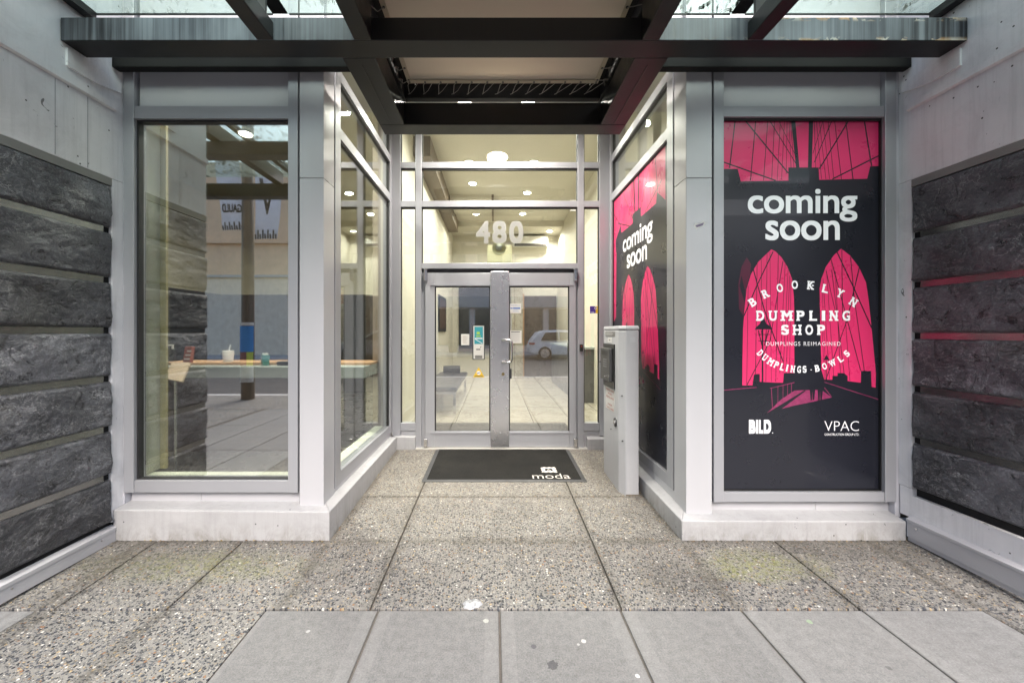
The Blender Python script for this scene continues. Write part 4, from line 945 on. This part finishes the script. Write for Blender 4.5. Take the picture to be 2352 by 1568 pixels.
MB().disc((XF, 3.585, .655), .040, 28, 'x', .020).build('lock_escutcheon', DGREY, ip)
MB().disc((XF - .012, 3.585, .655), .020, 20, 'x', .012).build('lock_cylinder', STEEL, ip)
for y, z in ((3.46, .92), (3.45, .52), (3.72, .56)): MB().disc((XF + (.018 if y < 3.5 else 0) , y, z), .006, 8, 'x', .012).build('screw', DGREY, ip)
MB().box(1.158, 1.279, 3.417, 3.4195, .03, .058).build('foot_seal', mat('dirty_sealant', (.16, .14, .11), .9, 0, .4, (20, 20, 20)), ip)
bx(1.196, 1.243, 3.4165, 3.421, 1.40, 1.445).build('face_plate', mat('plate_grey', (.42, .43, .45), .5), ip)

# ================================================================== LOBBY behind the doors
LX0, LX1, LD = -1.30, 1.95, 12.0
struct(bx(-1.45, 2.1, 4.765, 12.2, -.1, .10).build('lobby_floor', MARB))
struct(bx(-1.45, 2.1, 4.765, 11.0, 4.62, 4.7).build('lobby_ceiling', CEIL))
struct(bx(-1.45, 2.1, 11.0, 12.2, 4.46, 4.55).build('lobby_ceiling', CEIL))
struct(bx(-1.45, 2.1, 10.95, 11.0, 4.4605, 4.6195).build('ceiling_step', CEIL))
struct(bx(LX0 - .1, LX0, 4.765, 12.0, .1, 4.62).build('lobby_wall', CREAM)); struct(bx(LX1, LX1 + .1, 4.765, 12.0, .1, 4.62).build('lobby_wall', CREAM))
struct(bx(-1.4, 2.05, LD, LD + .1, .1, 4.46).build('lobby_wall', CREAM))
struct(bx(LX0 + .001, -1.03, 6.2, 10.94, 4.30, 4.6195).build('ceiling_taupe_box', TAUPE))  # dark taupe box between the ceiling edge and the left wall
struct(bx(-1.38, 2.05, 4.77, 4.90, 4.62, 4.9).build('ceiling_edge', CEIL))
bk = thing('ceiling_beam', 'dropped ceiling beam across the lobby left of centre', 'ceiling beam', (-.5, 8.9, 4.6))
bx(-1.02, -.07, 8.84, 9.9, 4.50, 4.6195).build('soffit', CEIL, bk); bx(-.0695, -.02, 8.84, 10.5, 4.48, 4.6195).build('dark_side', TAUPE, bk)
lights = []
def downlight(x, y, z, label, r=.085, e=30, group=None):
    t = thing('downlight', label, 'ceiling light', (x, y, z), group)
    MB().disc((x, y, z - .006), r * 1.25, 28, 'z', .012).build('trim_ring', WHITEP, t); MB().disc((x, y, z - .016), r, 28, 'z', .010).build('lamp', LAMPM, t)
    L = bpy.data.lights.new('downlight_lamp', 'AREA'); L.shape = 'DISK'; L.size = r * 2; L.energy = e; L.color = (1, .945, .86); L.spread = R(150)
    lo = bpy.data.objects.new('downlight_glow', L); COL.objects.link(lo); lo.location = Vector((0, 0, -.035)); lo.parent = t
E = 18
downlight(.04, 3.62, 4.119, 'large round bright lamp in the recess soffit, mirrored in glass above the doors', .15, 34)
for x in (-.34, .38): downlight(x, 4.40, 4.119, 'small round recess soffit lamp seen through the slot of the canopy, ' + ('left one' if x < 0 else 'right one'), .07, 9)
for x, y, l in ((-.47, 7.15, 'round ceiling light half hidden by the top transom, left one'), (.72, 7.15, 'round ceiling light half hidden by the top transom, right one'), (-.46, 8.16, 'round ceiling light left of the ceiling beam, middle glass row'),
                (.73, 8.70, 'round ceiling light right of the ceiling beam, middle glass row'), (-.49, 10.25, 'round ceiling light above the 4 of the house number'), (.74, 10.25, 'round ceiling light right above the 0 of the house number')):
    downlight(x, y, 4.62, l, .075, E, 'lobby ceiling lights')
downlight(1.62, 11.4, 4.46, 'round ceiling light in the low far corner above the air conditioner', .075, E, 'lobby ceiling lights')
for x, y in ((-.40, 5.45), (.62, 5.8)): downlight(x, y, 4.62, 'round ceiling light close behind the glass, hidden by the canopy, %s' % ('left' if x < 0 else 'right'), .10, E, 'lobby ceiling lights')
np_ = thing('dim_panel', 'dark panel added as shade at the back left of the lobby', 'shade panel', (-.35, 11.95, .9))
bx(-1.1, .45, 11.93, 11.999, .98, 2.85).build('dark_sheet', mat('unlit_dark', (.03, .03, .03), .12), np_); bx(-1.1, .45, 11.90, 11.999, .90, .979).build('rail', TAUPE, np_)  # dark sheet added for the dim, unlit end of the lobby
ac = thing('air_conditioner', 'cream wall air conditioner high on the lobby back wall', 'air conditioner', (1.1, 11.95, 4.1))
bx(.55, 1.62, 11.72, 11.999, 4.10, 4.40).build('casing', WHITEP, ac, bev=.03); bx(.60, 1.57, 11.712, 11.74, 4.085, 4.16).build('outlet', BLK, ac)
for k in range(2): bx(.60, 1.57, 11.705, 11.711, 4.10 + k * .03, 4.108 + k * .03).build('louvre', TAUPE, ac)
el = thing('elevator_door', 'brown elevator door at the far end of the lobby', 'elevator door', (1.4, 11.95, .1))
bx(.92, 1.40, 11.94, 11.999, .105, 2.6).build('door_leaf', mat('brown_door', (.11, .085, .07), .3), el); bx(1.405, 1.90, 11.94, 11.999, .105, 2.6).build('door_leaf', mat('brown_door', (.11, .085, .07), .3), el)
bx(.86, .915, 11.92, 11.999, .105, 2.66).build('architrave', LWOOD, el)
bn = thing('bench', 'black padded lobby bench on chrome legs behind the left door', 'bench', (-.95, 7.8, .1))
bx(-1.27, -.63, 6.50, 9.05, .475, .56).build('seat', LEATH, bn, bev=.03); bx(-1.25, -.65, 6.54, 9.0, .435, .474).build('seat_frame', CHROME, bn)
for x in (-1.22, -.68):
    for y in (6.58, 8.95): bx(x - .022, x + .022, y - .022, y + .022, .10, .434).build('leg', CHROME, bn)
tag(MB().tube([(-1.15, 8.75, .645), (-.78, 8.75, .645)], [.08, .085], 16).build('bolster', LEATH, None, (-.95, 8.75, .56)), 'black round bolster lying on the lobby bench', 'cushion')
im = thing('indoor_mat', 'dark brown entrance carpet just inside the doors', 'mat', (.1, 5.4, .1))
bx(-.88, 1.07, 4.85, 5.88, .1005, .112).build('pile', MATF, im)
pc = thing('framed_picture', 'dark framed picture on the left lobby wall', 'picture', (-1.28, 9.4, 1.9))
bx(LX0 + .001, LX0 + .03, 8.9, 10.2, 1.50, 2.35).build('frame', BLK, pc); bx(LX0 + .0305, LX0 + .033, 8.97, 10.13, 1.57, 2.28).build('print', DWOOD, pc)
lc = thing('low_cabinet', 'dark grey low cabinet along the right lobby wall', 'cabinet', (1.8, 9.0, .1))
bx(1.60, 1.949, 7.6, 10.9, .101, 1.15).build('carcass', mat('cabinet_grey', (.10, .095, .09), .4), lc, bev=.01); bx(1.57, 1.949, 7.55, 10.95, 1.1505, 1.19).build('top', CTOP, lc)
hy = mat('lobby_paint', (.66, .56, .40), .6)
co = thing('lobby_column', 'cream marble column at the back right of the lobby', 'column', (.75, 11.8, .1))
bx(.50, .855, 11.7, 11.999, .101, 3.6).build('shaft', MARB, co)

# ================================================================== LEFT SHOP
struct(bx(-6.0, -1.41, 2.905, 8.5, -.1, .16).build('shop_floor', DARKF)); struct(bx(-6.0, -1.41, 2.905, 8.5, 4.36, 4.45).build('shop_ceiling', mat('shop_ceiling_paint', (.42, .39, .29), .7)))
SW = mat('shop_wall_paint', (.50, .47, .35), .6)
struct(bx(-6.0, -1.41, 8.5, 8.6, .1, 4.4).build('shop_wall', SW)); struct(bx(-6.1, -6.0, 2.9, 8.6, .1, 4.4).build('shop_wall', SW))
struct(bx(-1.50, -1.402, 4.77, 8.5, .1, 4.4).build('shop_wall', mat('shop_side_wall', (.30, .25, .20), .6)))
struct(bx(-6.0, -2.75, 2.905, 2.93, .1, 4.4).build('shop_wall', SW))
struct(bx(-5.99, -1.51, 8.44, 8.498, .161, 2.3).build('wall_dim_sheet', MATTE)); struct(bx(-5.998, -5.94, 2.94, 8.43, .161, 2.3).build('wall_dim_sheet', MATTE))  # dark sheets added to dim the lower shop walls
rv = thing('window_reveal', 'ivory inner reveal and ledge framing the clear shop window', 'window reveal', (-2.6, 2.95, .4))
bx(-2.72, -2.622, 2.905, 3.035, .42, 3.5).build('side_lining', IVORY, rv); bx(-2.622, -2.575, 3.036, 3.056, .42, 3.5).build('edge_lining', YWALL, rv)
bx(-2.62, -1.33, 2.905, 2.975, .30, .418).build('sill_ledge', IVORY, rv); bx(-1.42, -1.27, 2.905, 4.6, .30, .374).build('side_ledge', IVORY, rv)
bx(-2.75, -1.4, 2.905, 2.95, 3.06, 4.36).build('head_lining', mat('olive_head', (.30, .30, .22), .6), rv)
ct = thing('reception_counter', 'dark wood reception counter with a pale top band behind the shop window', 'counter', (-2.4, 4.4, .16))
bx(-3.9, -1.43, 4.25, 4.85, .98, 1.11).build('top_band', CTOP, ct, bev=.01); bx(-3.85, -2.0, 4.30, 4.80, .161, .979).build('front_panel', DWOOD, ct)
bx(-3.9, -1.43, 4.45, 4.9, 1.1105, 1.135).build('timber_ledge', LWOOD, ct)
ms = thing('menu_stand', 'floor standing menu holder with a tan page behind the window', 'menu stand', at(404, 1020, 3.25))
q = [at(375, 868, 3.22), at(418, 876, 3.22), at(437, 832, 3.40), at(395, 832, 3.40)]
MB().add([(*v_,) for v_ in q] + [(v_.x, v_.y + .012, v_.z - .012) for v_ in q], [(0, 1, 2, 3), (7, 6, 5, 4), (0, 4, 5, 1), (1, 5, 6, 2), (2, 6, 7, 3), (3, 7, 4, 0)]).build('page_holder', mat('tan_page', (.48, .37, .27), .6), ms)
a = at(403, 870, 3.3); MB().tube([a, (a.x, 3.3, .2)], .011, 10).build('pole', STEEL, ms); MB().disc((a.x, 3.3, .19), .14, 24, 'z', .02).build('base', STEEL, ms)
sb = thing('soap_bottle', 'clear pump bottle on the counter', 'pump bottle', at(396, 834, 4.4))
a = at(396.5, 834, 4.4); MB().tube([a, a + Vector((0, 0, .13)), a + Vector((0, 0, .16))], [.038, .038, .014], 14).build('body', CLEARP, sb)
MB().tube([a + Vector((0, 0, .161)), a + Vector((0, 0, .21))], .010, 8).tube([a + Vector((.01, 0, .205)), a + Vector((-.05, 0, .205))], .008, 8).build('pump', WHITEP, sb)
a = at(425, 834, 4.45); bxo = thing('red_box', 'slim red printed packet leaning on the counter', 'packet', a)
MB().hexa([a + Vector(v_) for v_ in ((-.03, 0, 0), (.05, 0, 0), (.05, .05, 0), (-.03, .05, 0), (.0, 0, .19), (.075, 0, .19), (.075, .05, .19), (.0, .05, .19))]).build('carton', mat('brick_red', (.30, .07, .04), .6), bxo)
mb = MB()
for k in range(3): mb.box(a.x - .012 + k * .018, a.x + .055 + k * .008, a.y - .003, a.y - .001, a.z + .04 + k * .045, a.z + .058 + k * .045)
mb.build('printed_band', PAPER, bxo)
a = at(609, 838, 4.4); cl = thing('green_jar', 'small green glass holder on the counter', 'jar', a)
MB().tube([a, a + Vector((0, 0, .11))], [.045, .055], 4).build('holder', mat('green_plastic', (.06, .28, .20), .3), cl); MB().disc(a + Vector((0, 0, .125)), .03, 12, 'z', .02).build('lid', WHITEP, cl)
a = at(654, 838, 4.4); kb = thing('black_terminal', 'small black payment terminal on the counter', 'terminal', a)
bx(a.x - .07, a.x + .07, a.y - .05, a.y + .05, a.z, a.z + .04).build('body', BLK, kb, bev=.01); bx(a.x - .05, a.x + .05, a.y - .03, a.y + .03, a.z + .0405, a.z + .043).build('screen', DGREY, kb)
a = at(524, 838, 4.6); cu_ = thing('white_cup', 'pale drink cup on the counter', 'cup', a)
MB().tube([a, a + Vector((0, 0, .17))], [.05, .062], 16).build('cup_body', WHITEP, cu_); MB().tube([a + Vector((.01, 0, .17)), a + Vector((.025, 0, .24))], .006, 8).build('straw', PAPER, cu_)
downlight(-2.3, 3.9, 4.36, 'shop ceiling light behind the clear window', .08, 45)
downlight(-3.6, 5.6, 4.36, 'shop ceiling light deep inside the left shop', .08, 60)
# right shop (seen only through the upper side panes)
struct(bx(1.5, 4.2, 2.905, 4.75, .1, .16).build('store_floor', DARKF)); struct(bx(1.5, 4.2, 2.905, 4.75, 4.36, 4.42).build('store_ceiling', CEIL))
struct(bx(4.2, 4.3, 2.9, 4.8, .1, 4.4).build('store_wall', CREAM)); struct(bx(1.5, 4.2, 4.765, 4.8, .1, 4.4).build('store_wall', CREAM))
struct(bx(1.5, 4.2, 2.905, 2.93, 3.1, 4.36).build('store_wall', CREAM))
downlight(2.6, 3.9, 4.36, 'added lamp lighting the unseen store behind the poster windows', .08, 18)  # lamp added to light the store room, no fitting visible there

# ================================================================== SMALL LITTER
a = at(1083, 1391, 2.115)
mb = MB(); N = 22; rings = [(.0, .016), (.030, .017), (.040, .010), (.046, .001)]
vs = []
for r, h in rings[1:]:
    for k in range(N): an = 2 * math.pi * k / N; rr = r * (1 + .16 * math.sin(3 * an + 1) + .06 * math.sin(7 * an)); vs.append((a.x + rr * math.cos(an) * 1.15, a.y + rr * math.sin(an) * .75, gz(a.y) + h * (1 + .4 * math.sin(2 * an))))
fs = [tuple(range(N))] + [(k + N * q, k + N * (q+1), (k+1) % N + N * (q+1), (k+1) % N + N * q) for q in range(2) for k in range(N)]
tag(mb.add(vs, fs, True).build('plastic_lid', mat('milky_plastic', (.36, .37, .38), .2, 0, .5, (30, 30, 30), coat=.6), None, (a.x, a.y, gz(a.y))), 'crushed clear plastic cup lid at the edge of the paving', 'plastic lid')
leafm = [mat('leaf_brown', (.16, .09, .035), .7), mat('leaf_yellow', (.36, .25, .06), .7), mat('debris_dark', (.03, .028, .022), .9)]
mb = MB()
for k in range(150):
    side = random.choice('fffflrg'); 
    if side == 'f': x = random.choice([random.uniform(-2.65, -1.2), random.uniform(1.33, 2.88)]); y = 2.722 - abs(random.gauss(0, .010))
    elif side == 'l': y = random.uniform(2.75, 4.5); x = -1.158 + abs(random.gauss(0, .008))
    elif side == 'r': y = random.uniform(2.75, 4.5); x = 1.310 - abs(random.gauss(0, .010))
    else: y = 2.081 + random.gauss(0, .002); x = random.uniform(-2.6, 2.6)
    r = random.uniform(.003, .009); an = random.uniform(0, 6.28); z = gz(y) + .004
    mb.mi = random.choice((0, 0, 1, 2, 2, 2))
    mb.add([(x + r * math.cos(an + q) * (1 if q % 3 else 1.6), y + .6 * r * math.sin(an + q), z + random.uniform(0, .006)) for q in (0, 1.57, 3.14, 4.71)], [(0, 1, 2, 3)])
o = mb.build('leaf_litter', leafm); o['kind'] = 'stuff'; o['label'] = 'crumbs of leaf litter and dirt along the plinth foot'

# ================================================================== ACROSS THE STREET (seen in the glass)
def building(label, x0, x1, y, h, wall, bands, wins, roof):
    b = thing('street_building', label, 'building', ((x0+x1)/2, y - 4, 0))
    bx(x0, x1, y - 10, y, 0, h).build('wall', wall, b)
    for z0, z1, out, m in bands: bx(x0 - .02, x1 + .02, y + .001, y + out, z0, z1).build('band', m, b)
    for (wx0, wx1, z0, z1, m) in wins:
        f = bx(wx0, wx1, y + .001, y + .05, z0, z1).build('window', m, b)
        fr = MB(); t = .06
        fr.box(wx0 - t, wx0, y + .001, y + .09, z0 - t, z1 + t).box(wx1, wx1 + t, y + .001, y + .09, z0 - t, z1 + t).box(wx0, wx1, y + .001, y + .09, z1, z1 + t).box(wx0, wx1, y + .001, y + .09, z0 - t, z0)
        fr.build('window_frame', ALU, f)
    return b
BEIGE = mat('beige_stone', (.86, .58, .37), .7); PINKST = mat('pink_stone', (.75, .64, .59), .7); GREYP = mat('grey_hoarding', (.82, .70, .55), .6, streak=.6); WHB = mat('white_building', (.62, .60, .57), .7)
DGL = mat('dark_shop_glass', (.035, .038, .042), .08, 0, .2)
b1 = building('beige stone building with a grey ground floor hoarding across the street', -42, -10.4, -19.5, 12.5, BEIGE, [(0.0, 5.0, .12, GREYP), (5.0, 5.15, .3, ALU), (7.2, 7.35, .25, BEIGE)], [], None)
mb = MB()
for k in range(24): mb.box(-41.5 + k * 1.3, -41.45 + k * 1.3, -19.4, -19.35, 12.5, 13.4)
mb.box(-41.6, -10.5, -19.4, -19.35, 13.35, 13.4).build('roof_railing', ALU, b1)
building('tall white tower block behind the beige building', -16, -4.5, -34, 26, WHB, [(z, z + .15, .1, GREYP) for z in range(5, 26, 3)], [(-15 + 2.6 * i, -13.6 + 2.6 * i, z, z + 1.6, DGL) for i in range(4) for z in (9.5, 12.5, 15.5)], None)
building('pink stone shop building with dark shopfronts opposite the doors', -4.6, 6.8, -19.6, 9.2, PINKST, [(3.3, 4.1, .35, ALU), (5.2, 5.4, .2, WHB), (8.7, 8.9, .2, WHB)],
         [(-4.2 + 2.75 * i, -1.9 + 2.75 * i, .5, 3.2, DGL) for i in range(4)] + [(-4.0 + 2.75 * i, -2.2 + 2.75 * i, z, z + 2.1, DGL) for i in range(4) for z in (6.0,)], None)
building('brown brick grocery building with a round sign across the street', 6.9, 40, -19.3, 9.0, mat('brown_brick', (.24, .16, .12), .8), [(3.4, 3.7, .3, WHB)], [(7.6 + 3.2 * i, 10.2 + 3.2 * i, .5, 3.2, DGL) for i in range(6)] + [(7.8 + 3.2 * i, 9.8 + 3.2 * i, 6.2, 8.4, DGL) for i in range(6)], None)
sg = thing('shop_sign', 'round red and white IGA shop sign across the street', 'sign', (8.4, -19.0, 4.4))
mb = MB(); N = 36; FS = lambda s, t, n: (8.4 - s, -18.90 + n * .006, 4.45 + t)      # read from this side of the street
mb.tube([(8.4, -19.2, 4.45), (8.4, -18.91, 4.45)], 1.05, N); mb.mi = 1; poly(mb, FS, [(.97 * math.cos(2*math.pi*k/N), .97 * math.sin(2*math.pi*k/N)) for k in range(N)], 1)
mb.mi = 2; poly(mb, FS, [(.92 * math.cos(math.pi + math.pi*k/N), .92 * math.sin(math.pi + math.pi*k/N) - .02) for k in range(N + 1)], 2); text(mb, FS, 'IGA', -.72, .08, .72, .62, .06, 3)
mb.build('sign_face', [mat('sign_rim', (.75, .72, .66), .4), mat('sign_cream', (.75, .66, .45), .4), mat('sign_red', (.55, .05, .03), .4)], sg)
up = thing('utility_pole', 'brown wooden utility pole at the kerb wrapped in posters', 'utility pole', (-5.5, -2.95, 0))
MB().tube([(-5.5, -2.95, 0), (-5.5, -2.95, 9)], [.135, .10], 18).build('shaft', wood('pole_wood', (.06, .045, .03), (.14, .105, .075), (6, 6, .6)), up)
bx(-7.4, -3.6, -3.0, -2.9, 8.1, 8.25).build('crossarm', DWOOD, up)
bx(-6.35, -4.6, -2.97, -2.93, 5.36, 5.40).build('banner_arm', STEEL, up)
def wrap(z0, z1, a0, a1, m, label, r=.147):
    mb = MB(); n = 10; vs = []
    for rr in (r, r + .003):
        for z in (z0, z1):
            for k in range(n + 1): a = a0 + (a1 - a0) * k / n; vs.append((-5.5 + rr * math.cos(a), -2.95 + rr * math.sin(a), z))
    q = n + 1; fs = [(k, k+1, q+k+1, q+k) for k in range(n)] + [(2*q+k, 3*q+k, 3*q+k+1, 2*q+k+1) for k in range(n)]
    tag(mb.add(vs, fs, True).build('flyer', m, None, (-5.5, -2.8, z0)), label, 'flyer')
wrap(1.05, 1.62, .2, 2.9, mat('flyer_blue', (.05, .22, .55), .6), 'blue flyer with a red emblem wrapped round the utility pole'); wrap(.75, 1.05, 1.2, 2.9, mat('flyer_maroon', (.22, .10, .10), .6), 'maroon flyer on the utility pole below the blue one')
wrap(.74, 1.045, .3, 1.18, mat('flyer_green', (.45, .55, .10), .6), 'yellow green flyer on the utility pole'); wrap(.38, .72, .2, 2.4, PAPER, 'white typed flyer lowest on the utility pole'); wrap(1.63, 1.70, .1, 3.0, mat('torn_paper', (.6, .58, .55), .8), 'torn strip of old paper above the blue flyer')
def banner(x0, x1, z0, z1, label, word):
    b = thing('street_banner', label, 'banner', ((x0+x1)/2, -2.95, z0)); mb = MB(); nx, nz = 8, 14; vs = []
    f = lambda s, t, n=0: (x0 + (x1 - x0) * s + .13 * (1 - t) * (1 if word else -.6) + .03 * math.sin(5 * t), -2.95 + .05 * math.sin(3 * t + 2 * s) + n * .004, z0 + (z1 - z0) * t)
    for j in range(nz + 1):
        for i in range(nx + 1): vs.append(f(i / nx, j / nz))
    mb.add(vs, [(j*(nx+1)+i, j*(nx+1)+i+1, (j+1)*(nx+1)+i+1, (j+1)*(nx+1)+i) for j in range(nz) for i in range(nx)], True)
    FB = lambda s, t, n: f(1 - s, t, n)
    mb.mi = 1
    if word: text(mb, FB, word, .08, .24, .92, .36, .03, 2); rect(mb, FB, .2, .42, .8, .44, 2); rect(mb, FB, .3, .47, .8, .49, 2.2)
    else:
        for k in range(3): line(mb, FB, .5, .30 - .0 + k * .05, .18 + k * .05, .75, .03, 2 + k * .1); line(mb, FB, .5, .30 + k * .05, .82 - k * .05, .75, .03, 2.05 + k * .1)
    for k in range(9): poly(mb, FB, [(k / 9, 0), ((k + .6) / 9, 0), ((k + .9) / 9, .06 + .05 * (k % 2)), ((k + .35) / 9, .06 + .05 * (k % 2))], 2)
    mb.build('cloth', [mat('banner_cloth', (.62, .70, .84), .7), INKB], b)
banner(-6.20, -5.70, 3.75, 5.35, 'pale blue banner lettered GAULD hanging from the utility pole', 'GAULD'); banner(-5.28, -4.75, 3.55, 5.35, 'pale blue banner with a V emblem hanging from the utility pole', None)
def suv(x0, label, flip, m):
    c = thing('parked_car', label, 'car', (x0 + 2.5, -14.3, -.14)); L = 5.1; Yc = -14.3
    U = lambda u: x0 + (u if not flip else L - u)
    prof = [(.05, .42), (.02, .75), (.12, 1.02), (.18, 1.12), (.55, 1.62), (.85, 1.70), (1.8, 1.74), (2.6, 1.70), (3.55, 1.15), (4.6, 1.02), (4.98, .85), (5.08, .6), (5.0, .35), (4.5, .28), (.5, .28)]
    mb = MB(); n = len(prof); vs = []
    for w, ins in ((-.97, 0), (-.90, 1), (.90, 1), (.97, 0)):
        pass
    half = lambda z: .97 if z < 1.05 else .97 - (z - 1.05) * .36
    vs = [(U(u), Yc + half(z), z - .14) for u, z in prof] + [(U(u), Yc - half(z), z - .14) for u, z in prof]
    fs = [tuple(range(n))[::-1], tuple(range(n, 2*n))] + [(i, (i+1) % n, n + (i+1) % n, n + i) for i in range(n)]
    mb.add(vs, fs).build('body', m, c, bev=.05)
    dg = mat('car_glass', (.012, .012, .013), .5, spec=.2)
    for sd in (1, -1):
        for pg in ([(.72, 1.14), (1.0, 1.58), (1.75, 1.62), (1.75, 1.14)], [(1.82, 1.14), (1.82, 1.62), (2.5, 1.58), (3.2, 1.16)]):
            MB().extr(pg, lambda a, b, sd=sd: (U(a), Yc + sd * (half(b) + .03), b - .14), lambda a, b, sd=sd: (U(a), Yc + sd * (half(b) - .02), b - .14)).build('side_window', dg, c)
        for u in (.95, 4.05):
            wv = MB().disc((U(u), Yc + sd * .88, .24), .38, 30, 'y', .26).build('wheel', GASK, c)
            MB().disc((U(u), Yc + sd * .99, .24), .27, 24, 'y', .06).build('rim', STEEL, wv)
        bx(U(.05), U(.35), Yc + sd * .72, Yc + sd * .98, .74, .86).build('tail_light', INKR, c); bx(U(4.7), U(4.95), Yc + sd * .66, Yc + sd * .93, .66, .80).build('headlight', CHROME, c)
    return c
WCAR = mat('white_car_paint', (.85, .86, .87), .3)
suv(2.0, 'white parked car opposite the right door', False, WCAR); suv(-9.7, 'white parked car opposite the left sidelight', True, WCAR)
pt = thing('potted_tree', 'thin young tree in a dark pot by the opposite shopfront', 'potted tree', (-3.0, -18.6, 0))
MB().tube([(-3, -18.6, 0), (-3, -18.6, .8)], [.30, .38], 16).build('pot', DGREY, pt); MB().tube([(-3, -18.6, .8), (-2.97, -18.6, 2.0), (-3.02, -18.58, 3.2)], [.05, .035, .02], 8).build('trunk', DWOOD, pt)
mb = MB()
for k in range(260):
    c = Vector((-3 + random.gauss(0, .32), -18.6 + random.gauss(0, .32), random.choice((2.0, 3.0)) + random.gauss(.1, .28))); a = random.uniform(0, 6.28); l = random.uniform(.10, .22)
    d1 = Vector((math.cos(a), math.sin(a), random.uniform(-.5, .5))) * l; d2 = Vector((-math.sin(a), math.cos(a), .2)) * .025
    mb.add([c, c + d1 * .5 + d2, c + d1, c + d1 * .5 - d2], [(0, 1, 2, 3)])
mb.build('crown', mat('leaf_green', (.05, .09, .03), .6), pt)
